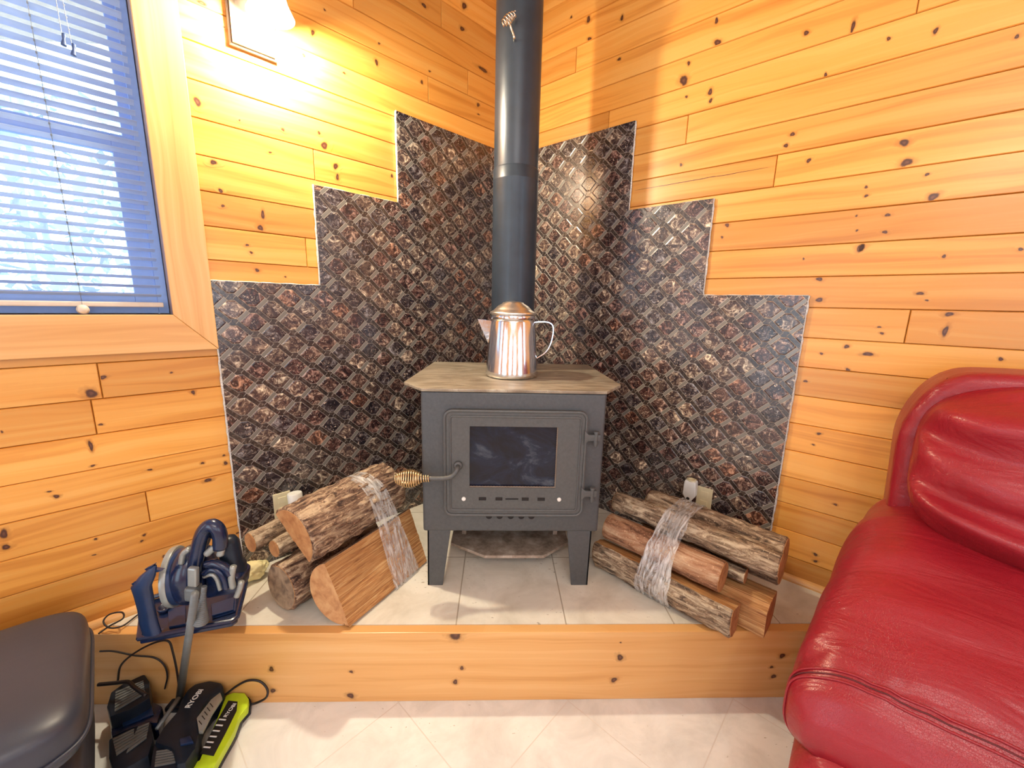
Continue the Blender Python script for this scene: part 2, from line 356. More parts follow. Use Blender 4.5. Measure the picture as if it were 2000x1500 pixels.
KR = [(0.505, 2.958, 0.013, 0.015), (0.518, 2.864, 0.013, 0.011), (0.698, 2.892, 0.009, 0.012), (0.698, 2.714, 0.009, 0.008), (1.151, 2.711, 0.008, 0.012), (1.165, 2.624, 0.016, 0.013), (1.049, 2.583, 0.007, 0.01), (1.034, 2.518, 0.018, 0.025), (1.156, 2.437, 0.011, 0.013), (1.162, 2.401, 0.008, 0.009), (1.053, 2.447, 0.006, 0.006), (1.489, 2.544, 0.01, 0.008), (1.632, 2.513, 0.006, 0.023), (1.572, 2.376, 0.006, 0.008), (1.739, 2.437, 0.006, 0.006), (1.857, 2.418, 0.007, 0.01), (2.044, 2.335, 0.006, 0.006), (1.492, 2.191, 0.008, 0.009), (1.475, 2.153, 0.008, 0.009), (1.059, 2.159, 0.007, 0.007), (1.56, 2.081, 0.008, 0.009), (1.833, 2.086, 0.013, 0.014), (1.849, 2.019, 0.015, 0.015), (1.908, 1.97, 0.006, 0.006), (1.935, 1.894, 0.014, 0.015), (1.751, 1.954, 0.006, 0.005), (1.756, 1.923, 0.006, 0.006), (1.826, 1.848, 0.008, 0.007), (1.828, 1.789, 0.008, 0.007), (1.738, 1.855, 0.004, 0.004), (1.747, 1.802, 0.004, 0.005), (1.291, 1.867, 0.009, 0.01), (1.276, 1.817, 0.006, 0.006), (1.77, 1.738, 0.009, 0.013), (0.396, 3.01, 0.008, 0.006), (1.993, 1.695, 0.006, 0.006), (1.954, 1.57, 0.01, 0.007), (1.975, 1.546, 0.005, 0.004), (1.657, 1.626, 0.011, 0.01), (1.668, 1.544, 0.015, 0.009), (2.037, 1.441, 0.008, 0.02), (2.037, 1.5, 0.011, 0.009), (1.78, 1.365, 0.008, 0.009), (1.847, 1.342, 0.016, 0.009), (1.864, 1.446, 0.006, 0.004), (1.875, 1.423, 0.006, 0.005), (1.797, 1.273, 0.008, 0.008), (1.668, 1.21, 0.008, 0.006), (1.743, 0.997, 0.008, 0.006), (1.731, 0.946, 0.005, 0.004), (1.838, 0.711, 0.006, 0.005), (1.805, 0.464, 0.008, 0.007), (1.809, 0.433, 0.008, 0.006), (2.178, 1.358, 0.007, 0.006), (1.705, 1.33, 0.006, 0.005), (1.594, 1.707, 0.004, 0.005), (2.16, 1.707, 0.007, 0.005), (1.767, 1.737, 0.012, 0.016)]
KL = [(-1.56, 2.513, 0.014, 0.007), (-1.501, 2.465, 0.004, 0.004), (-1.128, 2.687, 0.005, 0.004), (-1.183, 2.581, 0.007, 0.013), (-1.225, 2.482, 0.006, 0.007), (-1.058, 2.479, 0.006, 0.005), (-0.886, 2.663, 0.006, 0.005), (-0.902, 2.58, 0.008, 0.014), (-0.611, 2.651, 0.007, 0.005), (-0.638, 2.927, 0.014, 0.01), (-0.388, 3.04, 0.015, 0.018), (-0.401, 2.929, 0.015, 0.012), (-0.253, 2.792, 0.035, 0.012), (-0.659, 2.585, 0.008, 0.008), (-0.287, 2.602, 0.01, 0.012), (-0.284, 2.555, 0.008, 0.005), (-1.183, 2.204, 0.007, 0.007), (-1.164, 2.159, 0.016, 0.016), (-1.606, 2.186, 0.012, 0.016), (-1.327, 2.175, 0.006, 0.007), (-1.479, 2.164, 0.004, 0.004), (-1.12, 2.086, 0.011, 0.015), (-1.114, 2.042, 0.008, 0.014), (-0.842, 2.107, 0.006, 0.011), (-1.578, 1.992, 0.011, 0.01), (-1.563, 1.842, 0.006, 0.006), (-1.442, 1.779, 0.01, 0.014), (-1.429, 1.831, 0.008, 0.017), (-1.495, 1.706, 0.006, 0.005), (-1.483, 1.678, 0.006, 0.005), (-1.468, 1.61, 0.009, 0.007), (-1.364, 1.59, 0.004, 0.004), (-1.565, 1.895, 0.008, 0.009), (-1.382, 2.076, 0.006, 0.004), (-1.967, 1.217, 0.01, 0.008), (-1.784, 1.215, 0.004, 0.004), (-2.001, 1.165, 0.018, 0.015), (-1.728, 1.131, 0.006, 0.01), (-1.992, 1.053, 0.006, 0.005), (-2.025, 0.983, 0.006, 0.019), (-1.886, 0.855, 0.008, 0.004), (-1.728, 0.838, 0.006, 0.006), (-1.655, 0.852, 0.007, 0.004), (-1.652, 0.817, 0.008, 0.008), (-1.718, 0.761, 0.012, 0.01), (-2.125, 0.828, 0.008, 0.007), (-2.138, 0.85, 0.006, 0.003), (-2.249, 0.741, 0.01, 0.016), (-2.251, 0.695, 0.011, 0.009), (-2.056, 0.64, 0.004, 0.006), (-1.931, 0.603, 0.006, 0.005), (-1.94, 0.582, 0.005, 0.005), (-2.067, 0.582, 0.006, 0.003), (-1.886, 0.491, 0.006, 0.006), (-1.64, 0.49, 0.006, 0.005), (-1.645, 0.468, 0.006, 0.004), (-2.029, 0.911, 0.006, 0.004), (-2.206, 1.072, 0.003, 0.004)]
KB = [(-0.14, 0.295, 0.0255, 0.022), (-0.117, 0.149, 0.0085, 0.009), (-0.142, 0.087, 0.0102, 0.0108), (-0.82, 0.151, 0.0102, 0.0108), (-0.529, 0.137, 0.0068, 0.0072), (-0.537, 0.029, 0.0136, 0.0144), (-0.823, 0.055, 0.0102, 0.0108), (0.482, 0.192, 0.0136, 0.0144), (0.466, 0.09, 0.0119, 0.0126), (1.113, 0.194, 0.0119, 0.0126), (1.079, 0.143, 0.0068, 0.0072), (1.093, 0.1, 0.0102, 0.0108), (0.479, 0.258, 0.0034, 0.0036)]

# ------------------------------------------------------------------ the room
def planks(x0, x1, zb, pitch, zlo, zhi, holes=(), joints={}, knots=(), seed=1, mat=PINE, name='wall', mw=None):
    rnd = random.Random(seed); bm = B(); pr = bm.verts.layers.float_color.new('pr'); kl = bm.verts.layers.float.new('k'); rects = []
    k0 = math.floor((zlo - zb) / pitch); k1 = math.ceil((zhi - zb) / pitch)
    for k in range(k0, k1):
        za, zc = max(zlo, zb + k * pitch), min(zhi, zb + (k + 1) * pitch)
        js = list(joints.get(k, ()))
        if not js: js = [x0 + rnd.uniform(0.1, 0.5) * (x1 - x0) + (rnd.random() < 0.5) * 0.45 * (x1 - x0)]
        xs = sorted([x0] + js + [x1])
        for a, b in zip(xs, xs[1:]):
            c = (rnd.random(), rnd.random(), rnd.random(), 1)
            if b - a > 2.4 or (name == 'wall_back'): pass
            cuts = [(a, b, za, zc)]
            for hx0, hx1, hz0, hz1 in holes:
                new = []
                for (p, q, r, s_) in cuts:
                    if q <= hx0 or p >= hx1 or s_ <= hz0 or r >= hz1: new.append((p, q, r, s_)); continue
                    if p < hx0: new.append((p, hx0, r, s_))
                    if q > hx1: new.append((hx1, q, r, s_))
                    m0, m1 = max(p, hx0), min(q, hx1)
                    if r < hz0: new.append((m0, m1, r, hz0))
                    if s_ > hz1: new.append((m0, m1, hz1, s_))
                cuts = new
            for r in cuts: rects.append((r, c))
    for (p, q, r, s_), c in rects:
        g, h = 0.0008, 0.0030
        o = [(p + g, .004, r + g), (q - g, .004, r + g), (q - g, .004, s_ - g), (p + g, .004, s_ - g)]
        f = [(p + h, 0, r + h), (q - h, 0, r + h), (q - h, 0, s_ - h), (p + h, 0, s_ - h)]
        bk = [(x, .02, z) for x, y, z in o]
        V = [bm.verts.new(v) for v in bk + o + f]
        for v in V: v[pr] = c
        for i in range(4):
            j = (i + 1) % 4
            bm.faces.new((V[i], V[j], V[4 + j], V[4 + i])); bm.faces.new((V[4 + i], V[4 + j], V[8 + j], V[8 + i]))
        bm.faces.new((V[8], V[9], V[10], V[11])); bm.faces.new((V[3], V[2], V[1], V[0]))
    for kx, kz, rx, rz in knots:
        rc = next((t for t in rects if t[0][0] <= kx <= t[0][1] and t[0][2] <= kz <= t[0][3]), None)
        if not rc: continue
        (p, q, r, s_), c = rc
        if rx > .2:
            up = [(kx - rx + 2 * rx * i / 30, kz + .0025 * noise.noise(Vector((i * .3, 0, 1)))) for i in range(31)]
            vs = [bm.verts.new((x, -.0004, z + .0016 * math.sin(math.pi * i / 30) ** .5)) for i, (x, z) in enumerate(up)] + [bm.verts.new((x, -.0004, z - .0016 * math.sin(math.pi * i / 30) ** .5 - .0002)) for i, (x, z) in enumerate(up)]
            for v in vs: v[pr] = c; v[kl] = .56
            for i in range(30): bm.faces.new((vs[i], vs[i + 1], vs[i + 32], vs[i + 31]))
            continue
        inlay(bm, pr, kl, c, kx, kz, rx, rz, (p + .003, q - .003, r + .003, s_ - .003))
    for r in ([(x0, x1, zlo, zhi)] if not holes else
              [(x0, holes[0][0], zlo, zhi), (holes[-1][1], x1, zlo, zhi)] + [(h[0], h[1], zlo, h[2]) for h in holes] + [(h[0], h[1], h[3], zhi) for h in holes] + [(holes[i][1], holes[i + 1][0], zlo, zhi) for i in range(len(holes) - 1)]):
        if r[1] - r[0] > .01 and r[3] - r[2] > .01: box(bm, ((r[0] + r[1]) / 2, .075, (r[2] + r[3]) / 2), (r[1] - r[0], .11, r[3] - r[2]))
    return tag(obj(name, bm, mat, mw=mw), kind='structure')
def inlay(bm, pr, kl, c, kx, kz, rx, rz, lim, y=-0.0003, frame=None):
    rings = []; n = 14; ph = random.random() * 6
    for f, k in ((2.2, 0.0), (1.1, 0.26), (0.75, 0.55), (0.35, 0.9)):
        ring = []
        for i in range(n):
            a = 2 * math.pi * i / n; wv = 1 + 0.16 * math.sin(2 * a + ph) + 0.10 * math.sin(3 * a + ph * 2)
            ex = (f * 1.25 if f > 2 else f)
            x = min(max(kx + rx * ex * wv * math.cos(a), lim[0]), lim[1]); z = min(max(kz + rz * (f if f < 2 else 1.9) * wv * math.sin(a), lim[2]), lim[3])
            v = bm.verts.new((x, y - 0.0002 * (1 if k else 0), z)); v[pr] = c; v[kl] = k; ring.append(v)
        rings.append(ring)
    cv = bm.verts.new((kx, y - 0.0002, kz)); cv[pr] = c; cv[kl] = 1.0
    for a, b in zip(rings, rings[1:]):
        for i in range(n): bm.faces.new((a[i], a[(i + 1) % n], b[(i + 1) % n], b[i]))
    for i in range(n): bm.faces.new((rings[-1][i], rings[-1][(i + 1) % n], cv))
H = 0.3052                                   # top of the raised hearth
WX0, WX1, WZ0, WZ1 = -2.95, -1.757, 1.431, 2.80
planks(-4.2, 0, 1.638, 0.1237, 0, 3.5, [(WX0, WX1, WZ0, WZ1)], {3: [-1.212], 0: [-1.27, -2.9], -8: [-1.908], -4: [-1.975], -5: [-2.005], 8: [-.36, -2.2], 7: [-.62], 2: [-3.3], 1: [-3.4], -1: [-3.3], 4: [-3.2], 5: [-3.4], 6: [-3.4]}, KL, 3, name='wall_left', mw=LW)
planks(0, 4.2, 1.146, 0.12225, 0, 3.5, (), {7: [1.45], 9: [1.07], 10: [.66], 11: [1.80], 2: [1.94], 8: [2.9], 5: [2.9], 4: [3.2], 3: [3.0], 6: [2.6], 0: [2.9], -1: [2.4]}, KR + [(1.13, 2.081, .3, .002)], 5, name='wall_right', mw=RW)
# far walls behind the camera, with openings for daylight
BW = LW @ Matrix.Translation((-4.2, -4.2, 0)) @ Matrix.Rotation(math.pi, 4, 'Z')    # opposite the left wall: local x runs 0..-4.2
planks(-4.2, 0, 1.638, 0.1237, 0, 3.5, [(-3.5, -2.5, 0.9, 2.4), (-1.7, -0.7, 0.9, 2.4)], {}, (), 8, name='wall_back', mw=LW @ Matrix.Translation((-4.2, -4.2, 0)) @ Matrix.Rotation(math.pi, 4, 'Z'))
planks(0, 4.2, 1.638, 0.1237, 0, 3.5, [(0.6, 1.6, 0.9, 2.4), (2.5, 3.5, 0.2, 2.4)], {}, (), 9, name='wall_side', mw=RW @ Matrix.Translation((4.2, -4.2, 0)) @ Matrix.Rotation(math.pi, 4, 'Z'))
bm = B(); box(bm, (0, 0.4, -0.06), (9, 7, 0.12)); tag(obj('floor', bm, FLOOR), kind='structure')

# stepped stone backsplash, one panel on each wall
STEPS = [(0.0, 0.817, 2.402), (0.817, 1.225, 1.985), (1.225, 1.632, 1.560)]
def panel(sgn, mw, label):
    t = thing('tile_backsplash', label, 'backsplash', mw=mw, group='stepped stone backsplash panels')
    bm = B(); th = 0.017
    x00 = 0.0175 if sgn > 0 else 0.0005
    poly = [(x00, H)] + [(1.632, H), (1.632, 1.56), (1.225, 1.56), (1.225, 1.985), (0.817, 1.985), (0.817, 2.402), (x00, 2.402)]
    prism(bm, [(sgn * x, -th, z) for x, z in poly], (0, 0.006, 0))
    obj('stone_mosaic', bm, MOSAIC, t)
    bm = B(); prism(bm, [(sgn * x * 0.9985, -th + .006, z - .001) for x, z in poly], (0, th - 0.0065, 0))
    obj('backer_board', bm, GREYE, t)
    bm = B(); rnd = random.Random(3)
    P = poly[1:] 
    for (xa, za), (xb, zb) in zip(P, P[1:]):
        n = max(2, int(math.hypot(xb - xa, zb - za) / 0.02)); vert = abs(xa - xb) < 1e-4
        pts = [Vector((sgn * (xa + (xb - xa) * i / n), -th * .55 + rnd.uniform(-.001, .001), za + (zb - za) * i / n)) + Vector((rnd.uniform(-.001, .001), 0, rnd.uniform(-.001, .001))) for i in range(n + 1)]
        tube(bm, pts, [rnd.uniform(.003, .006) * (1.25 if vert else .6) for _ in pts], 6)
    o = obj('caulk_edge', bm, CAULK, t, smooth=True); o['label'] = 'white caulked edge'
    return t
panel(-1, LW, 'brown stone mosaic backsplash panel stepping up beside the window')
panel(1, RW, 'brown stone mosaic backsplash panel stepping up toward the plain pine wall near the red sofa')

# hearth platform
t = thing('raised_hearth', 'raised pine-edged hearth platform topped with off-white tiles', 'hearth', loc=(0.07, 1.6, 0))
YB = 1.2865; xl = lambda y: 0.0699 - (2.76105 - y) / math.tan(AL) + 0.004; xr = lambda y: 0.0699 + (2.76105 - y) / math.tan(-AR) - 0.004
bm = B(); pr = bm.verts.layers.float_color.new('pr'); kl = bm.verts.layers.float.new('k')
prism(bm, [(xl(YB) , YB, 0.0), (xr(YB), YB, 0.0), (xr(YB + .038), YB + .038, 0.0), (xl(YB + .038), YB + .038, 0.0)], (0, 0, H - .001), bev=0.003)
for v in bm.verts: v[pr] = (.82, .35, .6, 1)
for kx, kz, rx, rz in KB: inlay(bm, pr, kl, (.82, .35, .6, 1), kx, kz, rx, rz, (-1.4, 1.6, .004, H - .006), y=YB - .0003)
obj('front_board', bm, TRIMW, t, world=True)
bm = B(); prism(bm, [(xl(YB + .039), YB + .039, H - .02), (xr(YB + .039), YB + .039, H - .02), (CN.x, CN.y - .006, H - .02)], (0, 0, .02))
obj('tile_top', bm, HEARTH, t, world=True)
bm = B(); prism(bm, [(xl(YB + .06), YB + .06, 0.001), (xr(YB + .06), YB + .06, 0.001), (CN.x, CN.y - .03, 0.001)], (0, 0, H - .024))
obj('platform_core', bm, TRIMW, t, world=True)
bm = B(); box(bm, (0, .4, 3.56), (9, 7, .1)); tag(obj('ceiling', bm, CEILM), kind='structure')
# small wall trims where the pine meets hearth and floor
def quarter(x0, x1, z, mw, name):
    bm = B(); pr = bm.verts.layers.float_color.new('pr')
    pts = [(0, 0)] + [(-.020 * math.cos(a), .026 * math.sin(a)) for a in [math.pi / 2 * i / 6 for i in range(7)]]
    prism(bm, [(x0, -.0005 + y, z + q) for y, q in pts], (x1 - x0, 0, 0))
    for v in bm.verts: v[pr] = (1, .3, .3, 1)
    tag(obj(name, bm, TRIMW, mw=mw), kind='structure')
quarter(1.64, 2.145, H, RW, 'trim_1'); quarter(-2.14, -1.64, H, LW, 'trim_2'); quarter(2.16, 4.19, 0, RW, 'baseboard_right'); quarter(-4.19, -2.16, 0, LW, 'baseboard_left')

# ------------------------------------------------------------------ window with its casing
win = bpy.data.objects.new('window_1', None); C.objects.link(win); win.matrix_world = LW @ Matrix.Translation(((WX0 + WX1) / 2, 0, WZ0)); PM[win.name] = win.matrix_world.copy()
tag(win, kind='structure')
def wl(name, bm, m, **k):
    for v in bm.verts: v.co = v.co - Vector(((WX0 + WX1) / 2, 0, WZ0))
    return obj(name, bm, m, win, **k)
def boards(name, m, polys, th=0.019, axis=None):
    bm = B()
    pr = bm.verts.layers.float_color.new('pr')
    for p in polys: prism(bm, [(x, -th, z) for x, z in p], (0, th - .0005, 0), bev=0.0025)
    for v in bm.verts: v[pr] = (.85, .5, .4, 1)
    return wl(name, bm, m)
TW = 0.125
boards('casing_side', TRIMV, [[(WX1, WZ0 - .001), (WX1 + TW, WZ0 - .134), (WX1 + TW, WZ1 + TW), (WX1, WZ1)]])
boards('casing_side', TRIMV, [[(WX0, WZ0), (WX0 - TW, WZ0 - .134), (WX0 - TW, WZ1 + TW), (WX0, WZ1)]])
boards('casing_bottom', TRIMW, [[(WX0, WZ0 - .001), (WX1, WZ0 - .001), (WX1 + TW, WZ0 - .135), (WX0 - TW, WZ0 - .135)]])
boards('casing_top', TRIMW, [[(WX0, WZ1), (WX1, WZ1), (WX1 + TW, WZ1 + TW), (WX0 - TW, WZ1 + TW)]])
bm = B()
for x in (WX0, WX1): box(bm, (x + (.008 if x == WX1 else -.008), .06, (WZ0 + WZ1) / 2), (.016, .13, WZ1 - WZ0 + .03))
for z in (WZ0, WZ1): box(bm, ((WX0 + WX1) / 2, .06, z + (.008 if z == WZ1 else -.008)), (WX1 - WX0, .13, .016))
for v in bm.verts: pass
wl('jamb', bm, plain('jamb_wood', (0.30, 0.20, 0.17), 0.5))
def rectframe(bm, x0, x1, z0, z1, w, y, d, wb=None, wt=None):
    wb = wb or w; wt = wt or w
    box(bm, (x0 + w / 2, y, (z0 + z1) / 2), (w, d, z1 - z0), bev=.002); box(bm, (x1 - w / 2, y, (z0 + z1) / 2), (w, d, z1 - z0), bev=.002)
    box(bm, ((x0 + x1) / 2, y, z0 + wb / 2), (x1 - x0 - 2 * w, d, wb), bev=.002); box(bm, ((x0 + x1) / 2, y, z1 - wt / 2), (x1 - x0 - 2 * w, d, wt), bev=.002)
bm = B(); rectframe(bm, WX0 + .002, WX1 - .002, WZ0 + .002, WZ1 - .002, .030, .095, .06); wl('vinyl_frame', bm, VINYL)
bm = B(); rectframe(bm, WX0 + .03, WX1 - .030, 1.985, WZ1 - .03, .030, .112, .024, wb=.05); wl('upper_sash', bm, VINYL)
bm = B(); rectframe(bm, WX0 + .03, WX1 - .030, WZ0 + .03, 2.035, .062, .088, .026, wb=.045, wt=.058); wl('lower_sash', bm, VINYL)
bm = B(); box(bm, ((WX0 + WX1) / 2, .112, 2.38), (WX1 - WX0 - .12, .004, .75)); wl('upper_pane', bm, GLASS)
bm = B(); box(bm, ((WX0 + WX1) / 2, .088, 1.735), (WX1 - WX0 - .18, .004, .50)); wl('lower_pane', bm, GLASS)

# venetian blind
bl = thing('window_blind', 'pale venetian blind hanging open in the pine-framed window', 'blind', mw=LW @ Matrix.Translation(((WX0 + WX1) / 2, .028, WZ0 + .02)))
bx0, bx1 = WX0 + .02 - (WX0 + WX1) / 2, WX1 - .022 - (WX0 + WX1) / 2
zs = [.047 + .0318 * i for i in range(41)]
bm = B()
for z in zs:
    R = [[Vector((x, -.0125 * c + 0, z + .0018 * (1 - c * c) + .0010 * z * c + .0043 * c)) for c in (-1, -.5, 0, .5, 1)] for x in (bx0, bx1)]
    low = [[p - Vector((0, 0, .0006)) for p in r] for r in R]
    ring_loft(bm, [R[0] + low[0][::-1], R[1] + low[1][::-1]])
obj('slats', bm, SLATM, bl, auto=40)
bm = B(); box(bm, ((bx0 + bx1) / 2, 0, .014), (bx1 - bx0 + .004, .026, .017), bev=.004); obj('bottom_rail', bm, RAILM, bl)
bm = B(); box(bm, ((bx0 + bx1) / 2, 0, 1.345), (bx1 - bx0 + .004, .03, .032), bev=.002); obj('head_rail', bm, RAILM, bl)
xc = -((1.985) + (WX0 + WX1) / 2)
for x in (xc, bx0 + .22):
    bm = B()
    for dy in (-.0135, .0135): tube(bm, [(x, dy, .01), (x, dy, 1.33)], .0006, 5)
    tube(bm, [(x, 0, .01), (x, 0, 1.33)], .0008, 5)
    for z in zs: tube(bm, [(x, -.0135, z), (x, .0135, z)], .0005, 4); box(bm, (x, -.0136, z), (.004, .002, .006))
    obj('ladder_cord', bm, plain('ladder_cord', (0.12, 0.15, 0.2), 0.7), bl)
tp = -(1.925 + (WX0 + WX1) / 2)
for dx, z in ((0, .785), (.018, .765)):
    bm = B(); tube(bm, spline([(tp + dx, -.022, z + .03), (tp + dx * .6, -.022, 1.0), (tp, -.018, 1.33)], 8), .0009, 5)
    for q in range(8): box(bm, (tp + dx * (1 - q * .05), -.0222, z + .07 + q * .0318), (.003, .002, .004))
    cordo = obj('pull_cord', bm, plain('pull_cord', (0.3, 0.35, 0.42), 0.7), bl)
    bm = B(); lathe(bm, [(.002, .036), (.0045, .034), (.005, .026), (.0035, .018), (.0065, .004), (.0065, .0)], 12, Matrix.Translation((tp + dx, -.022, z)) @ Matrix.Rotation(.15, 4, 'Y'))
    obj('tassel', bm, plain('tassel_blue', (0.05, 0.09, 0.22), 0.4), cordo, smooth=True)
bm = B(); lathe(bm, [(.014, 0), (.016, .004), (.006, .006), (.006, .012), (.013, .014), (.012, .018)], 16, Matrix.Translation((xc, -.016, -.004)) @ Matrix.Rotation(math.pi / 2, 4, 'X')); obj('cord_button', bm, RAILM, bl, smooth=True)

# outdoors beyond the glass
bm = B(); rnd = random.Random(11)
for i in range(5200):
    dpt = rnd.uniform(5, 11); x = rnd.uniform(-11, 1); top = 2.2 + .30 * dpt * (0.85 + .3 * nz(x * .7, 3.3)); z = -.4 + (top + .4) * rnd.random() ** .8
    p = Vector((x, dpt, z)); sz = rnd.uniform(.06, .16)
    a = Vector((rnd.gauss(0, 1), rnd.gauss(0, 1), rnd.gauss(0, 1))).normalized() * sz; b_ = a.cross(Vector((rnd.gauss(0, 1), rnd.gauss(0, 1), rnd.gauss(0, 1)))).normalized() * sz * .5
    q = [bm.verts.new(p + v) for v in (a, b_, -a, -b_)]; bm.faces.new(q)
for i in range(26):
    dpt = rnd.uniform(5.5, 11); x = rnd.uniform(-11, 1); tube(bm, [(x, dpt, -.5), (x + rnd.uniform(-.2, .2), dpt, 2.2 + .3 * dpt)], rnd.uniform(.03, .07), 6)
o = obj('woodland_foliage', bm, LEAF, mw=LW); tag(o, 'pale bluish woodland foliage seen beyond the window glass', 'foliage', kind='stuff')
bm = B(); box(bm, (-5, 9, -.6), (24, 17, .1)); o = obj('snowy_ground', bm, GROUNDM, mw=LW); o.name = 'ground'; tag(o, kind='structure')

# ------------------------------------------------------------------ wall sconce
t = thing('wall_sconce', 'lit pewter wall sconce with white glass shade above the backsplash', 'lamp', mw=LW @ Matrix.Translation((-1.411, 0, 2.41)))
bm = B(); w2 = .079
rings = []
for f, y in ((1, 0), (1, -.012), (.93, -.016), (.90, -.014), (.88, -.022), (.62, -.010), (.58, -.010)):
    hw = w2 * f; ins = w2 * (1 - f); rings.append([Vector((-hw, y, ins)), Vector((hw, y, ins)), Vector((hw, y, .30 - ins)), Vector((-hw, y, .30 - ins))])
ring_loft(bm, rings); obj('back_plate', bm, PEWTER, t)
bm = B(); lathe(bm, [(.006, 0), (.006, .004), (.003, .008), (0.0005, .009)], 14, Matrix.Translation((.0, -.010, .075)) @ Matrix.Rotation(math.pi / 2, 4, 'X')); obj('screw', bm, PEWTER, t, smooth=True)
bm = B(); tube(bm, spline([(0.02, -.01, .20), (0.03, -.06, .23), (.035, -.105, .245)], 8), .008, 10); obj('arm', bm, PEWTER, t, smooth=True)
bm = B(); lathe(bm, [(.0785, .0), (.073, .012), (.060, .04), (.05, .075), (.042, .11), (.03, .13), (.026, .13), (.038, .108), (.046, .073), (.056, .04), (.069, .014), (.0755, .001)], 36, Matrix.Translation((.038, -.112, .102)), cap=False); obj('glass_shade', bm, SHADE, t, smooth=True)

# ------------------------------------------------------------------ wood stove
t = thing('wood_stove', 'grey cast-iron wood stove with glass door standing on the raised hearth', 'stove', loc=(0.066, 1.83, H))
SX0, SX1, SY0, SY1, SZ0, SZ1 = -0.300, 0.432, 1.537, 2.12, 0.562, 1.161
bm = B(); box(bm, ((SX0 + SX1) / 2, (SY0 + SY1) / 2, (SZ0 + SZ1) / 2), (SX1 - SX0, SY1 - SY0, SZ1 - SZ0), bev=.012, seg=3); obj('firebox', bm, IRON, t, world=True, auto=40)
bm = B(); prism(bm, [(x, y, 1.1605) for x, y in ((-.294, 1.526), (.428, 1.526), (.523, 1.665), (.505, 2.24), (-.355, 2.24), (-.388, 1.648))], (0, 0, .0125), bev=.003); o = obj('top_plate', bm, TOPM, t, world=True); o['label'] = 'heat-stained tan top plate'
for sx, x0, x1, xb0, xb1 in ((-1, -.283, -.186, -.286, -.222), (1, .303, .408, .333, .405)):
    for y0, s in ((SY0 + .004, 1), (SY1 - .03, -1)):
        bm = B(); q = lambda a, b, yy, dy: prism(bm, [(a[0], yy, SZ0 + .01), (a[1], yy, SZ0 + .01), (b[1], yy, H), (b[0], yy, H)], (0, dy, 0), bev=.002)
        q((x0, x1), (xb0, xb1), y0, .008 * s)
        ox = x0 if sx < 0 else x1; oxb = xb0 if sx < 0 else xb1
        prism(bm, [(ox, y0, SZ0 + .01), (ox, y0 + .085 * s, SZ0 + .01), (oxb, y0 + .055 * s, H), (oxb, y0, H)], (-sx * .008, 0, 0), bev=.002)
        obj('leg', bm, IRON, t, world=True)
bm = B(); prism(bm, [(x, y, .392) for x, y in ((-.045, 1.602), (.218, 1.604), (.345, 1.71), (.345, 2.03), (-.205, 2.03), (-.205, 1.70))], (0, 0, .014), bev=.002)
for x in (-.15, .29): box(bm, (x, 2.0, .48), (.02, .02, .17)); box(bm, (x, 1.78, .48), (.02, .02, .17))
o = obj('heat_shield', bm, ASH, t, world=True); o['label'] = 'dusty shield plate under the firebox'
def rrect(x0, x1, z0, z1, r, n=6):
    out = []
    for cx, cz, a0 in ((x1 - r, z1 - r, 0), (x0 + r, z1 - r, 90), (x0 + r, z0 + r, 180), (x1 - r, z0 + r, 270)):
        out += [(cx + r * math.cos(math.radians(a0 + 90 * i / n)), cz + r * math.sin(math.radians(a0 + 90 * i / n))) for i in range(n + 1)]
    return out
DX0, DX1, DZ0, DZ1 = -.209, .357, .645, 1.092; GX0, GX1, GZ0, GZ1 = -.107, .242, .768, 1.026
door = B(); o_ = rrect(DX0, DX1, DZ0, DZ1, .03); gl = [(GX1, GZ1), (GX0, GZ1), (GX0, GZ0), (GX1, GZ0)]
n = len(o_); yF, yB = 1.519, 1.537
fo = [door.verts.new((x, yF, z)) for x, z in o_]; bo = [door.verts.new((x, yB, z)) for x, z in o_]
fi = [door.verts.new((x, yF, z)) for x, z in gl]; bi = [door.verts.new((x, yB, z)) for x, z in gl]
for i in range(n): door.faces.new((fo[i], fo[(i + 1) % n], bo[(i + 1) % n], bo[i]))
for i in range(4): door.faces.new((fi[i], bi[i], bi[(i + 1) % 4], fi[(i + 1) % 4]))
q = n // 4
for c in range(4):
    seg = [fo[c * q + i] for i in range(q)]
    for i in range(q - 1): door.faces.new((fi[c], seg[i], seg[i + 1]))
    door.faces.new((fi[c], seg[-1], fo[((c + 1) * q) % n], fi[(c + 1) % 4]))
for ins, rr, r in ((.004, .0065, .03), (.026, .0045, .012)):
    P = rrect(DX0 + ins, DX1 - ins, DZ0 + ins, DZ1 - ins, r); P.append(P[0]); P.append(P[1]); tube(door, [(x, yF, z) for x, z in P], rr, 8, cap=False)
d = obj('door', door, IRON2, t, world=True, auto=35)
bm = B(); box(bm, ((GX0 + GX1) / 2, 1.5335, (GZ0 + GZ1) / 2), (GX1 - GX0 + .01, .004, GZ1 - GZ0 + .01)); obj('door_glass', bm, GLASSD, d, world=True)
bm = B()
P = [(GX0, GZ0), (GX1, GZ0)]; n_ = 60
tube(bm, [(GX0 + (GX1 - GX0) * i / n_, 1.525, GZ0 + .001 + .0014 * (i % 2)) for i in range(n_ + 1)], .0035, 6); tube(bm, [(GX1 - .001 - .0014 * (i % 2), 1.525, GZ0 + (GZ1 - GZ0) * i / n_) for i in range(n_ + 1)], .003, 6)
obj('rope_gasket', bm, plain('rope_gasket', (0.22, 0.17, 0.13), 0.8), d, world=True)
pxx = lambda p: -.107 + (p - 918) * .0021
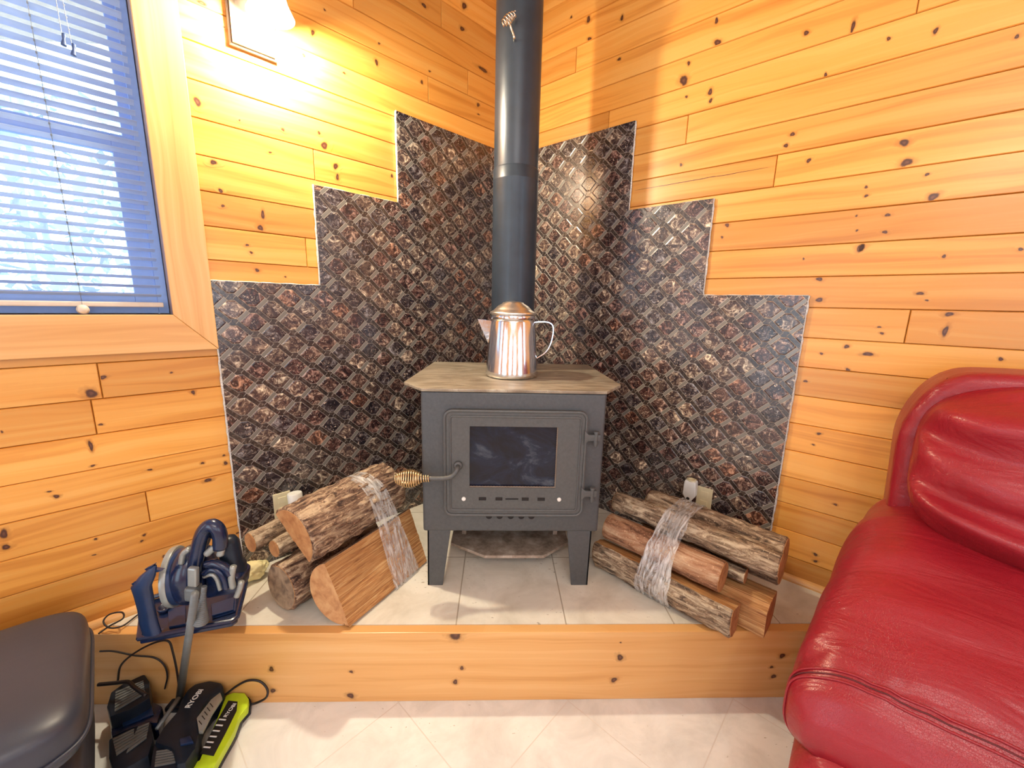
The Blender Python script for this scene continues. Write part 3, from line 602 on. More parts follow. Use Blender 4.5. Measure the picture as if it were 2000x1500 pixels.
for p, wd in ((943, .030), (975, .028), (1000, .052), (1026, .028), (1057, .030)): box(bm, (pxx(p), 1.5185, .720 - (0 if wd < .05 else 0)), (wd, .003, .013 if wd < .05 else .005)) if False else obj('air_slot', box(B(), (pxx(p), 1.5185, .720), (wd, .003, .013 if wd < .05 else .005)), DARK, d, world=True)
for p in (907, 1092):
    bm = B(); lathe(bm, [(.0085, 0), (.0085, .004), (.006, .006)], 12, Matrix.Translation((pxx(p), 1.519, .720)) @ Matrix.Rotation(math.pi / 2, 4, 'X')); o = obj('bolt', bm, WHITEP, d, world=True)
for p in (956, 977, 999, 1020, 1040): obj('draft_hole', lathe(B(), [(.013, 0), (.013, .003)], 14, Matrix.Translation((pxx(p), 1.5375, .634)) @ Matrix.Rotation(math.pi / 2, 4, 'X')), DARK, t, world=True)
for z in (.990, .752):
    bm = B(); prism(bm, [(.345, 1.522, z + .028), (.362, 1.522, z + .010), (.41, 1.522, z + .010), (.41, 1.522, z - .016), (.362, 1.522, z - .016), (.345, 1.522, z - .034)], (0, -.014, 0), bev=.003)
    lathe(bm, [(.009, -.022), (.009, .018), (.012, .018), (.011, .023)], 12, Matrix.Translation((.392, 1.514, z)))
    lathe(bm, [(.010, 0), (.010, -.012), (.004, -.022)], 12, Matrix.Translation((.392, 1.514, z - .02)))
    obj('hinge', bm, IRON2, t, world=True, auto=40)
bm = B(); lathe(bm, [(.018, 0), (.018, .008), (.013, .012)], 20, Matrix.Translation((-.152, 1.519, .864)) @ Matrix.Rotation(math.pi / 2, 4, 'X'))
tube(bm, spline([(-.152, 1.512, .864), (-.152, 1.49, .862), (-.158, 1.484, .850), (-.176, 1.48, .832), (-.205, 1.478, .826), (-.262, 1.476, .826), (-.30, 1.476, .826)], 6), .0088, 12)
hd = obj('door_handle', bm, IRON2, d, world=True, smooth=True)
def coil(bm, p0, p1, turns, prof, wire, n=16):
    p0, p1 = Vector(p0), Vector(p1); ax = (p1 - p0).normalized(); u = ax.cross(Vector((0, .3, 1))).normalized(); v = ax.cross(u); pts = []
    N_ = int(turns * n)
    for i in range(N_ + 1):
        f = i / N_; r = prof(f); a = 2 * math.pi * turns * f
        pts.append(p0 + (p1 - p0) * f + (u * math.cos(a) + v * math.sin(a)) * r)
    tube(bm, pts, wire, 6)
egg = lambda f: (.0125 if f < .2 else .0125 + .0225 * math.sin(math.pi * min(1, (f - .2) / .8) ** .95) ** .9)
bm = B(); coil(bm, (-.258, 1.476, .826), (-.392, 1.474, .826), 15, egg, .0026)
obj('spring_coil_grip', bm, BRASSY, d, world=True, smooth=True)

# flue pipe
t = thing('stove_pipe', 'black round stove pipe rising from behind the kettle', 'pipe', loc=(0.069, 2.075, 1.173))
T0 = Matrix.Translation((.069, 2.075, 0))
bm = B(); lathe(bm, [(.114, 1.1735), (.114, 1.19), (.108, 1.195), (.108, 2.06), (.1095, 2.064), (.1095, 2.068), (.108, 2.072), (.108, 2.112), (.1035, 2.121), (.09, 2.122)], 64, T0); obj('lower_section', bm, PIPE, t, world=True, auto=40)
bm = B(); lathe(bm, [(.100, 2.10), (.1045, 2.121), (.1045, 3.48)], 64, T0); obj('upper_section', bm, PIPE, t, world=True, auto=40)
bm = B()
P1 = Vector((.045, 1.968, 2.598)); tube(bm, spline([P1 + Vector((0, .02, 0)), P1 + Vector((0, -.012, .0)), P1 + Vector((-.004, -.016, .012)), P1 + Vector((-.012, -.016, .030)), P1 + Vector((-.020, -.018, .048)), P1 + Vector((-.024, -.02, .056))], 5), .0045, 8)
dh = obj('damper_handle', bm, CHROME, t, world=True, smooth=True)
bm = B(); coil(bm, P1 + Vector((-.052, -.024, .042)), P1 + Vector((.004, -.022, .085)), 6, lambda f: .009 + .009 * math.sin(math.pi * f), .0024, 12); obj('coil', bm, CHROME, dh, world=True, smooth=True)

# kettle
KX, KY, KZ = .063, 1.838, 1.1735
t = thing('camping_kettle', 'shiny stainless steel coffee kettle standing on the stove top', 'kettle', loc=(KX, KY, KZ))
T0 = Matrix.Identity(4)
bm = B(); lathe(bm, [(.098, 0), (.112, .0), (.119, .006), (.1205, .016), (.119, .03), (.101, .248), (.099, .254), (.097, .257), (.100, .262), (.100, .272), (.098, .276)], 72, T0); obj('body', bm, STEEL, t, auto=50)
bm = B(); lathe(bm, [(.098, .277), (.104, .279), (.105, .285), (.101, .290), (.088, .296), (.080, .304), (.068, .316), (.050, .326), (.046, .331), (.030, .336), (.001, .338)], 64, T0); obj('lid', bm, STEELB, t, smooth=True)
bm = B()
rings = []
for f in [i / 6 for i in range(7)]:
    z = .150 + .098 * f; xa = -.1105 + .012 * (f); tipx = -.112 - .046 * f ** 1.0; wd = .006 + .022 * f
    rings.append([Vector((xa + .006, wd, z)), Vector((tipx, .0015, z + .006 * f)), Vector((tipx, -.0015, z + .006 * f)), Vector((xa + .006, -wd, z))])
ring_loft(bm, rings, cap=False); fixn(bm)
bmesh.ops.solidify(bm, geom=bm.faces[:], thickness=.0012)
obj('spout', bm, STEEL, t)
bm = B(); P = spline([(.095, 0, .245), (.125, 0, .248), (.160, 0, .246), (.179, 0, .232), (.182, 0, .200), (.172, 0, .150), (.150, 0, .112), (.112, 0, .085)], 7)
rings = []
for i, p in enumerate(P):
    tt = (P[min(i + 1, len(P) - 1)] - P[max(i - 1, 0)]).normalized(); nn = Vector((-tt.z, 0, tt.x))
    rings.append([p + nn * .0035 + Vector((0, .009, 0)), p + nn * .0035 - Vector((0, .009, 0)), p - nn * .001 - Vector((0, .009, 0)), p - nn * .001 + Vector((0, .009, 0))])
ring_loft(bm, rings); obj('handle', bm, STEEL, t, auto=40)

# ------------------------------------------------------------------ firewood
RB = Vector((.456, 1.637, 0)); RA = Vector((.69, -.724, 0)).normalized(); RT = Vector((-RA.y, RA.x, 0))
LB_ = Vector((-.53, 1.306, 0)); LA = Vector((.48, .877, 0)).normalized(); LT_ = Vector((-LA.y, LA.x, 0))
def frame(b, a, t, u, tt, z):
    m = Matrix((( a.x, t.x, 0, 0), (a.y, t.y, 0, 0), (0, 0, 1, 0), (0, 0, 0, 1))); p = b + a * u + t * tt; m.translation = (p.x, p.y, z); return m
def sec_round(ct, cz, rt, rz, n=44):
    return [(ct + rt * math.cos(2 * math.pi * i / n), cz + rz * math.sin(2 * math.pi * i / n), True) for i in range(n)]
def sec_split(A, Bp, bulge, flats, n=30, nf=7):
    A, Bp = Vector(A), Vector(Bp); m = (A + Bp) / 2; e = (Bp - A) / 2; p = Vector((e.y, -e.x)).normalized() * bulge; out = []
    for i in range(n + 1):
        a = math.pi * i / n; q = m - e * math.cos(a) + p * math.sin(a); out.append((q.x, q.y, True))
    F_ = [Bp] + [Vector(f) for f in flats] + [A]
    for a, b in zip(F_, F_[1:]):
        for i in range(nf): 
            q = a + (b - a) * (i + (1 if a is Bp else 0)) / (nf + (1 if a is Bp else 0)) if True else a
            out.append((q.x, q.y, False))
    out2 = []
    for o in out:
        if not out2 or (Vector(o[:2]) - Vector(out2[-1][:2])).length > 1e-4: out2.append(o)
    if (Vector(out2[0][:2]) - Vector(out2[-1][:2])).length < 1e-4: out2.pop()
    return out2
ALLSEC = {'l': [], 'r': []}
def log(side, label, u0, u1, sec, barkm, th=.006, furrow=.006, fs=1.0, cutm=CUT, group=None, sd=0, skew0=0, skew1=0, pith=None, bend=0.0):
    b, a, t_ = (RB, RA, RT) if side == 'r' else (LB_, LA, LT_)
    ct = sum(s[0] for s in sec) / len(sec); cz = sum(s[1] for s in sec) / len(sec)
    if pith: ct, cz = pith
    L = u1 - u0; um = (u0 + u1) / 2; mw = frame(b, a, t_, um, ct, cz)
    T_ = thing('firewood_log', label, 'firewood log', mw=mw, group=group); n = len(sec); S_ = [(x - ct, z - cz, k) for x, z, k in sec]
    ALLSEC[side].append([(x, z, u0, u1) for x, z, k in sec])
    NU = max(24, int(L / .007)); rings = []; bm = B()
    for i in range(NU + 1):
        u = -L / 2 + L * i / NU; r = []
        for j, (y, z, k) in enumerate(S_):
            dd = Vector((y, z)); m = dd.length or 1e-6
            w_ = 0 if k else (.0045 * noise.noise(Vector((u * 5 + sd, y * 70, z * 70))) + .004 * noise.noise(Vector((u * 1.5 + sd, y * 25, z * 25))))
            e = 1 + (w_ - (.0 if not k else .0)) / m
            bow = bend * (1 - (2 * u / L) ** 2)
            uu = u + (skew0 * y if i == 0 else 0) + (skew1 * y if i == NU else 0)
            r.append((uu, y * e + bow * .5, z * e + bow))
        rings.append(r)
    R = ring_loft(bm, rings); bm.faces.ensure_lookup_table()
    for f in bm.faces:
        if len(f.verts) > 4: f.material_index = 1
    obj('wood_core', bm, [SPLIT, cutm], T_, auto=50)
    idx = [j for j in range(n) if S_[j][2]]; full = len(idx) == n
    bm = B(); rings = []
    for i in range(NU + 1):
        f = i / NU; u = -L / 2 + L * f * 1.0; fade = min(1, min(i, NU - i) / 1.5 + .35); outer = []; inner = []
        for c, j in enumerate(idx):
            y, z, _ = S_[j]; jp, jn = S_[(j - 1) % n], S_[(j + 1) % n]
            if full: tg = Vector((jn[0] - jp[0], jn[1] - jp[1]))
            else:
                ja, jb = S_[idx[max(c - 1, 0)]], S_[idx[min(c + 1, len(idx) - 1)]]; tg = Vector((jb[0] - ja[0], jb[1] - ja[1]))
            nn = Vector((tg.y, -tg.x)).normalized(); 
            if nn.dot(Vector((y, z))) < 0 and (full): nn = -nn
            q = noise.noise(Vector((u * 16 * fs + sd * 3, y * 62 * fs, z * 62 * fs))); q2 = noise.noise(Vector((u * 45 + sd, y * 130, z * 130))); q3 = noise.noise(Vector((u * 5, y * 9, z * 9 + sd)))
            h_ = th * fade + furrow * (abs(q) * 1.6 - .35) * fade + .0016 * q2 + .003 * q3
            h_ = max(h_, .0012); bow = bend * (1 - (2 * u / L) ** 2)
            uu = u + (.002 if i == 0 else -.002 if i == NU else 0) + (skew0 * y if i == 0 else 0) + (skew1 * y if i == NU else 0)
            outer.append(Vector((uu, y + nn.x * h_ + bow * .5, z + nn.y * h_ + bow))); inner.append(Vector((uu, y - nn.x * .001 + bow * .5, z - nn.y * .001 + bow)))
        rings.append((outer, inner))
    if full:
        ring_loft(bm, [r[0] for r in rings], cap=False)
        for k_ in (0, -1):
            ring_loft(bm, [rings[k_][0], rings[k_][1]], cap=False)
        bmesh.ops.remove_doubles(bm, verts=bm.verts[:], dist=1e-5)
    else: ring_loft(bm, [r[0] + r[1][::-1] for r in rings])
    obj('bark', bm, barkm, T_, auto=60)
    return T_
GL = 'firewood bundle beside the window wall'; GR = 'firewood bundle near the red sofa'
log('l', 'large split log with thick furrowed bark on top of its bundle', -.055, .43, sec_split((.295, .712), (.125, .572), .098, [], 44, 24), BARKA, .009, .012, 1.0, group=GL, sd=1)
log('l', 'wide split log showing yellow splintered wood at the bottom of its bundle', -.012, .445, sec_split((.095, .552), (.025, .3135), -.105, [(.0, .315)], 36, 24), BARKA, .007, .008, group=GL, sd=2, skew0=-.2)
log('l', 'thick round log with weathered grey sawn end resting on the hearth', -.06, .38, sec_round(.300, .405, .080, .090), BARKA, .006, .007, 1.1, cutm=CUTG, group=GL, sd=3)
log('l', 'thin round log with mottled bark poking out nearest the window wall', -.085, .33, sec_round(.425, .572, .035, .038), BARKB, .003, .003, 1.2, group=GL, sd=4)
log('l', 'thin round log squeezed between the mottled one and the furrowed split log', -.045, .35, sec_round(.345, .548, .031, .033), BARKB, .003, .003, 1.2, group=GL, sd=5)
log('r', 'split log with bark front and pale top edge overhanging the hearth board', -.01, .572, sec_split((.006, .444), (.052, .3155), .034, [(.088, .312), (.092, .425)], 26, 9), BARKB, .006, .008, 1.0, group=GR, sd=6)
log('r', 'smooth reddish round log lying across the middle of its bundle', .01, .505, sec_round(.086, .502, .056, .057), BARKC, .003, .0025, .6, group=GR, sd=7)
log('r', 'long flaky-barked round log on top of the bundle by the sofa', -.005, .665, sec_round(.165, .594, .042, .043), BARKB, .004, .005, 1.0, group=GR, sd=8)
log('r', 'thick grey-barked log at the back of the bundle beside the backsplash', .10, .655, sec_round(.292, .546, .074, .093), BARKB, .005, .006, .8, group=GR, sd=9)
log('r', 'squared split log at the bottom whose sawn end faces the sofa', .15, .655, sec_split((.245, .44), (.235, .325), -.02, [(.22, .309), (.118, .311), (.11, .42), (.14, .443)], 14, 8), BARKB, .004, .004, group=GR, sd=10)
log('r', 'thin grey round log tucked under the long flaky-barked one', .18, .56, sec_round(.178, .487, .026, .029), BARKB, .002, .002, 1.3, group=GR, sd=11)

def hull(P):
    P = sorted(set(P)); 
    def half(Q):
        out = []
        for p in Q:
            while len(out) > 1 and (out[-1][0] - out[-2][0]) * (p[1] - out[-2][1]) - (out[-1][1] - out[-2][1]) * (p[0] - out[-2][0]) <= 0: out.pop()
            out.append(p)
        return out[:-1]
    return half(P) + half(P[::-1])
def wrap(side, label, ua, ub, slant, sd, width_by_z=0.0):
    b, a, t_ = (RB, RA, RT) if side == 'r' else (LB_, LA, LT_)
    pts = [(round(x, 5), round(z, 5)) for s in ALLSEC[side] for x, z, u0, u1 in s if u0 < ub and u1 > ua]
    c = (sum(p[0] for p in pts) / len(pts), sum(p[1] for p in pts) / len(pts)); h = hull(pts)
    # resample
    L_ = [Vector(p) for p in h]; per = []; tot = 0
    for p, q in zip(L_, L_[1:] + L_[:1]): per.append((tot, p, q)); tot += (q - p).length
    M_ = 130; ring = []
    for i in range(M_):
        d_ = tot * i / M_; s0 = [x for x in per if x[0] <= d_][-1]; ring.append(s0[1] + (s0[2] - s0[1]).normalized() * (d_ - s0[0]))
    o = Matrix(); mw = frame(b, a, t_, (ua + ub) / 2, c[0], H); bm = B(); NW = 22; rings = []
    for k in range(NW + 1):
        f = k / NW - .5; r = []
        for i, p in enumerate(ring):
            pc = p - Vector(c); m = pc.length; tz = (p.y - H)
            wd = (ub - ua) * (1 + width_by_z * (tz - .15))
            n1 = noise.noise(Vector((f * 22 + sd, i * .035, 0))) * .006 + noise.noise(Vector((f * 9, i * .12, sd))) * .004
            q = p + pc.normalized() * (.0135 + n1)
            z = max(q.y - H, .0015)
            if p.y < H + .02: z = .0012 + .001 * abs(f)
            r.append((f * wd + slant * (tz - .15) + .006 * noise.noise(Vector((i * .2, sd, f * 3))), q.x - c[0], z))
        rings.append(r)
    ring_loft(bm, rings, True, False)
    tag(obj('plastic_wrap', bm, FILM, mw=mw, smooth=True), label, 'plastic wrap')
wrap('l', 'clear crinkled plastic band around the furrowed-bark firewood bundle', .225, .360, -.10, 3, -1.2)
wrap('r', 'clear crinkled plastic band around the firewood bundle near the red sofa', .215, .345, .05, 8, -1.3)

# ------------------------------------------------------------------ outlets, plug-ins
def outlet(mw, label, sx):
    bm = B(); box(bm, (0, -.003, 0), (.072, .006, .118), bev=.002); t = thing('wall_outlet', label, 'outlet', mw=mw)
    obj('cover_plate', bm, CREAM, t)
    bm = B()
    for z in (-.024, .024): box(bm, (0, -.0066, z), (.034, .003, .030), bev=.001)
    obj('receptacle', bm, CREAM, t); return t
outlet(LW @ Matrix.Translation((-1.462, -.017, .568)), 'cream wall outlet on the mosaic behind the furrowed-bark firewood', 1)
bm = B(); lathe(bm, [(.030, -.03), (.0315, .03), (.029, .036), (.020, .037), (.012, .034), (.006, .036), (.001, .036)], 32, Matrix.Rotation(-.1, 4, 'X')); tag(obj('air_freshener', bm, WHITEP, mw=LW @ Matrix.Translation((-1.418, -.062, .590)), auto=45), 'round white plug-in air freshener above the furrowed-bark firewood', 'air freshener')
outlet(RW @ Matrix.Translation((1.342, -.017, .568)), 'cream wall outlet on the mosaic behind the firewood near the sofa', 1)
t = thing('air_freshener', 'tall white plug-in air freshener with pointed front near the sofa firewood', 'air freshener', mw=RW @ Matrix.Translation((1.283, -.055, .545)))
bm = B(); prof = [(-.030, .040), (-.029, .085), (-.026, .115), (.026, .115), (.029, .085), (.030, .040), (.008, .004), (-.004, .002)]
prism(bm, [(x, .02, z) for x, z in prof], (0, -.042, 0), bev=.006, seg=3); obj('housing', bm, WHITEP, t, auto=50)
bm = B(); lathe(bm, [(.021, .113), (.023, .120), (.014, .121), (.012, .116)], 20); obj('wick_cap', bm, CREAM, t, smooth=True)
bm = B(); lathe(bm, [(.008, 0), (.008, .003), (.004, .003)], 14, Matrix.Translation((-.001, -.0205, .024)) @ Matrix.Rotation(math.pi / 2, 4, 'X')); obj('dial', bm, DARK, t)

# yellow cloth lump beside the small logs
bm = B(); bmesh.ops.create_icosphere(bm, subdivisions=5, radius=1)
for v in bm.verts:
    p = v.co; k = 1 + .30 * noise.noise(p * 1.6 + Vector((3, 1, 7))) + .12 * noise.noise(p * 4.5)
    x, y, z = p.x * .075 * k, p.y * .045 * k, p.z * .045 * k; x += .02 * math.sin(z * 30)
    v.co = Vector((x, y, max(z + .036, .0)))
yp = onz(483, 1122, .335); tag(obj('crumpled_glove', bm, YEL, mw=Matrix.Translation((yp.x, yp.y, H)) @ Matrix.Rotation(.5, 4, 'Z'), smooth=True), 'pale yellow crumpled work glove lying beside the thin logs', 'glove')

# ------------------------------------------------------------------ red leather sofa
def sup(a, e): return math.copysign(abs(math.cos(a)) ** e, math.cos(a)), math.copysign(abs(math.sin(a)) ** e, math.sin(a))
t = thing('leather_sofa', 'red leather sofa with its back against the pine wall', 'sofa', mw=RW @ Matrix.Translation((2.6, -.5, 0)))
def S(s, d, z): return Vector((s - 2.6, -(d - .5), z))
# back frame
bm = B(); poly = [(1.99, .20), (1.97, .60), (1.955, .95), (1.945, 1.14), (1.962, 1.22), (1.995, 1.295), (2.05, 1.342), (2.16, 1.35), (3.3, 1.35), (3.3, .20)]
prism(bm, [S(s, .20, z) for s, z in poly], S(0, .42, 0) - S(0, .20, 0), bev=.04, seg=5); obj('back_frame', bm, RED, t, auto=35)
bm = B(); P = [S(s + .055, .421, z - (.045 if z > 1.2 else 0)) for s, z in poly[1:8]]; tube(bm, spline(P, 6), .005, 8); obj('welt', bm, RED, t, smooth=True)
def pillow(cx, cd_, cz, wx, wd, wz, tilt, sd, nm, wr=1.0):
    bm = B(); NUu, NV = 120, 72; rings = []
    for i in range(1, NV):
        v = math.pi * i / NV - math.pi / 2; cv, sv = sup(v, .55); r = []
        for j in range(NUu):
            a = 2 * math.pi * j / NUu; ca, sa = sup(a, .72)
            x = wx * ca * cv; y = wd * sa * cv * (1 - .25 * abs(sv) ** 3); z = wz * sv
            # gathered pleats radiating from the near side
            ex = max(0, -x / wx); fr = max(0, sa)
            g = math.sin(11 * z / wz + 6 * (x / wx) + 3.0 * noise.noise(Vector((x * 4, z * 4, sd)))) * (.034 * wr) * ex ** .8 * fr ** .5
            g += .010 * noise.noise(Vector((x * 7, z * 12, sd))) * fr
            p = Vector((x, 0, z)); r.append(S(cx + x + .10 * wx * 0, cd_ + y + g + tilt * z, cz + z + .3 * g))
        rings.append(r)
    ring_loft(bm, rings); return obj(nm, bm, RED, t, smooth=True)
pillow(2.50, .47, 1.10, .52, .15, .235, -.22, 2, 'back_cushion')
pillow(3.28, .47, 1.10, .27, .15, .225, -.22, 5, 'back_cushion')
# big padded arm facing the stove
def lerp(tab, x):
    for (a, b), (c, d) in zip(tab, tab[1:]):
        if x <= c: f = (x - a) / (c - a); f = f * f * (3 - 2 * f) if False else f; return b + (d - b) * max(0, f)
    return tab[-1][1]
TOP = [(.20, .945), (.35, .955), (.50, .925), (.65, .87), (.80, .80), (.90, .735), (.97, .675), (1.0, .64), (1.03, .58)]
LEFT = [(.20, 1.96), (.3, 1.92), (.45, 1.882), (.6, 1.858), (.75, 1.838), (.9, 1.815), (.97, 1.812), (1.0, 1.822), (1.03, 1.86)]
def armring(d, off=0.0, n=120):
    top = lerp(TOP, d) + off; lf = lerp(LEFT, d) - off; rt = 2.50 - max(0, d - .93) * 1.0 + off; bot = .42 + max(0, d - .97)
    cs, cz = (lf + rt) / 2, (top + bot) / 2; hs, hz = (rt - lf) / 2, (top - bot) / 2; r = []
    for j in range(n):
        a = 2 * math.pi * j / n; c, s_ = sup(a, .55); x = cs + hs * c; z = cz + hz * s_; topf = max(0, s_)
        wr = .006 * math.sin(34 * d + 9 * (x - 2.0) + 3 * noise.noise(Vector((x * 3, d * 4, 1)))) * topf * max(0, noise.noise(Vector((x * 5, d * 5, 9))) + .35)
        wr += .008 * noise.noise(Vector((x * 6, d * 9, z * 6)))
        if .86 < d < .99: wr += .004 * math.sin(60 * x + 12 * noise.noise(Vector((x * 8, d * 8, 3)))) * (1 - abs(d - .93) / .07)
        r.append(S(x + wr * c, d, z + wr * topf))
    return r
bm = B(); ring_loft(bm, [armring(.20 + .83 * i / 110) for i in range(111)]); obj('padded_arm', bm, RED, t, smooth=True)
for d in (.955, .972):
    rg = armring(d, .0015); obj('seam', tube(B(), rg[-6:] + rg[:72], .0032, 6), RED, t, smooth=True)
rg = armring(.9635, .001); obj('stitching', tube(B(), rg[-6:] + rg[:72], .0018, 5), THREAD, t, smooth=True)
bm = B(); rings = []
for k in range(15):
    f = k / 14; d = .31 + .72 * f; r = []
    for j in range(96):
        a = 2 * math.pi * j / 96; c, s_ = sup(a, .30); g = .010 * noise.noise(Vector((c * 3, f * 4, s_ * 3)))
        r.append(S(2.175 + (.322 + .006 * f + g) * c, d + .012 * (f > .99), .285 + (.225 + g) * s_))
    rings.append(r)
rings.append([p.lerp(sum(rings[-1], Vector()) / 96, .08) + (S(0, 1.05, 0) - S(0, 1.03, 0)) for p in rings[-1]])
ring_loft(bm, rings); obj('arm_panel', bm, RED, t, smooth=True)
bm = B()
for s0 in (2.5, ):
    box(bm, S(2.95, .62, .30), (.92, .80, .32), bev=.05, seg=3)
obj('seat_base', bm, RED, t, smooth=True)
bm = B()
for i in range(2): pass
box(bm, S(2.93, .70, .50), (.86, .62, .20), bev=.07, seg=4); obj('seat_cushion', bm, RED, t, smooth=True)
for s, d in ((2.0, .30), (2.0, .9), (3.2, .30), (3.2, .9)): obj('foot', box(B(), S(s, d, .035), (.06, .06, .07)), DARK, t)

# ------------------------------------------------------------------ black ottoman
t = thing('leather_ottoman', 'black leather cushioned ottoman below the window', 'ottoman', mw=LW @ Matrix.Translation((-2.47, -.385, 0)))
def puff(name, x0, x1, y0, y1, z0, z1, bev, dome, m):
    bm = B(); NX, NY = 30, 26; rings = []
    NUu, NV = 112, 40
    cx, cy, cz = (x0 + x1) / 2, (y0 + y1) / 2, (z0 + z1) / 2; hx, hy, hz = (x1 - x0) / 2, (y1 - y0) / 2, (z1 - z0) / 2
    for i in range(1, NV):
        v = math.pi * i / NV - math.pi / 2; cv, sv = sup(v, .42); r = []
        for j in range(NUu):
            a = 2 * math.pi * j / NUu; ca, sa = sup(a, .26)
            rr = 1 - dome * 0; x, y, z = hx * ca * cv, hy * sa * cv, hz * sv
            if sv > .0: z += dome * (1 - (x / hx) ** 2) * (1 - (y / hy) ** 2)
            r.append((cx + x, cy + y, cz + z))
        rings.append(r)
    ring_loft(bm, rings); return obj(name, bm, m, t, smooth=True)
puff('top_cushion', -.38, .375, -.285, .285, .335, .50, .05, .012, BLACKL)
puff('base', -.36, .350, -.27, .262, .03, .345, .04, 0, BLACKL)
bm = B(); P = []
for j in range(121):
    a = 2 * math.pi * j / 120; ca, sa = sup(a, .26); P.append((-.002 + .379 * ca, .287 * sa, .398))
tube(bm, P, .0055, 8, cap=False); obj('piping', bm, BLACKL, t, smooth=True)
bm = B(); box(bm, (0, 0, .02), (.6, .42, .04)); obj('plinth', bm, DARK, t)

# ------------------------------------------------------------------ vacuum on its charging stand
def pv(pts, Y): return [ony(x, y, Y) for x, y in pts]
stand = thing('vacuum_stand', 'dark charging stand with pole and tray leaning over the hearth edge', 'vacuum stand', loc=(-.98, 1.08, 0))
TZ = .46
tray = [(272, 1247), (279, 1182), (292, 1168), (340, 1154), (470, 1117), (479, 1122), (480, 1140), (463, 1205), (452, 1213)]
bm = B(); TP = [onz(x, y, TZ) for x, y in tray]; cT = sum(TP, Vector()) / len(TP)
prism(bm, [p - Vector((0, 0, .022)) for p in TP], (0, 0, .014), bev=.004)
tube(bm, TP + [TP[0], TP[1]], .008, 8, cap=False)
tr = obj('tray', bm, NAVY, stand, world=True, auto=40)
bm = B()
for P in ([(378, 1190), (420, 1178), (418, 1200), (376, 1212)], ):
    prism(bm, [onz(x + 38, y - 8, TZ + .003) for x, y in P], (0, 0, .004), bev=.001)
prism(bm, [onz(x, y, TZ) for x, y in [(412, 1180), (462, 1164), (460, 1192), (415, 1206)]], (0, 0, -.006)); prism(bm, [onz(x, y, TZ) for x, y in [(328, 1190), (362, 1182), (362, 1218), (330, 1224)]], (0, 0, -.006))
obj('tray_recess', bm, NAVY2, tr, world=True)
bm = B(); c_ = onz(322, 1188, TZ); lathe(bm, [(.016, -.01), (.022, .008), (.018, .008), (.013, -.008)], 24, Matrix.Translation(c_)); obj('cup_ring', bm, NAVY, tr, world=True, smooth=True)
pb = ony(352, 1356, 1.262); p1 = ony(381, 1160, 1.0); dr_ = (pb - p1).normalized(); pbot = p1 + dr_ * ((p1.z - .03) / -dr_.z)
bm = B(); tube(bm, [p1, pbot], [.0095, .0125], 16); obj('pole', bm, GREYP, stand, world=True, smooth=True)
bm = B(); box(bm, (pbot.x, pbot.y - .005, .012), (.07, .05, .024), bev=.008); obj('base', bm, BLK, stand, world=True)
bm = B(); tube(bm, [p1 + dr_ * .17, Vector((cT.x, cT.y, TZ - .03))], .012, 8); obj('bracket', bm, NAVY, stand, world=True)

vac = thing('handheld_vacuum', 'navy and silver handheld vacuum resting upright on the charging stand', 'vacuum cleaner', loc=tuple(cT + Vector((.02, 0, .002))))
VY = 1.16
def disc(px, py, r, Y, th, m, nm, prof=None, par=vac, tilt=None):
    c = ony(px, py, Y); bm = B(); M_ = Matrix.Translation(c) @ (tilt or Matrix.Rotation(math.pi / 2, 4, 'X'))
    lathe(bm, prof or [(r * .6, -th / 2), (r, -th / 2), (r * 1.03, 0), (r, th / 2), (r * .8, th / 2 + .01), (.001, th / 2 + .016)], 40, M_); return obj(nm, bm, m, par, world=True, auto=45)
side = Matrix.Rotation(math.radians(75), 4, 'Z') @ Matrix.Rotation(math.pi / 2, 4, 'X')
bm = B(); c = ony(378, 1120, VY); bmesh.ops.create_uvsphere(bm, u_segments=40, v_segments=24, radius=1, matrix=Matrix.Translation(c) @ Matrix.Rotation(.15, 4, 'Y') @ Matrix.Diagonal((.062, .075, .098, 1))); obj('motor_housing', bm, NAVY, vac, world=True, smooth=True)
bm = B(); c = ony(343, 1125, VY); lathe(bm, [(.07, -.012), (.082, -.008), (.084, 0), (.082, .008), (.07, .012)], 44, Matrix.Translation(c) @ Matrix.Rotation(math.radians(105), 4, 'Z') @ Matrix.Rotation(math.pi / 2, 4, 'X') @ Matrix.Diagonal((.55 / .55, 1.12, 1, 1))); obj('wheel_rim', bm, SILVER, vac, world=True, auto=50)
bm = B(); c = ony(350, 1125, VY); lathe(bm, [(.03, -.02), (.078, -.018), (.078, .018), (.03, .02)], 44, Matrix.Translation(c) @ Matrix.Rotation(math.radians(105), 4, 'Z') @ Matrix.Rotation(math.pi / 2, 4, 'X') @ Matrix.Diagonal((1, 1.1, 1, 1))); obj('filter_drum', bm, NAVY2, vac, world=True, auto=50)
def strap(pts, Y, r, m, nm, dY=0, par=vac, n=6):
    bm = B(); P = spline([ony(x, y, Y + dY * i) for i, (x, y) in enumerate(pts)], n); tube(bm, P, r, 12); return obj(nm, bm, m, par, world=True, smooth=True)
strap([(378, 1140), (380, 1110), (386, 1080), (392, 1052), (400, 1034), (412, 1026), (424, 1032), (430, 1048), (430, 1070)], VY - .05, .0195, NAVY, 'handle')
strap([(395, 1062), (404, 1042), (420, 1040), (432, 1054)], VY - .01, .018, NAVY2, 'handle_grip')
bm = B(); box(bm, ony(378, 1126, VY - .082), (.026, .016, .062), Matrix.Rotation(.12, 4, 'Y'), bev=.005); obj('power_switch', bm, SILVER, vac, world=True)
bm = B(); box(bm, ony(378, 1156, VY - .075), (.034, .034, .045), Matrix.Rotation(.10, 4, 'Y'), bev=.008); obj('pole_clamp', bm, GREYP, vac, world=True)
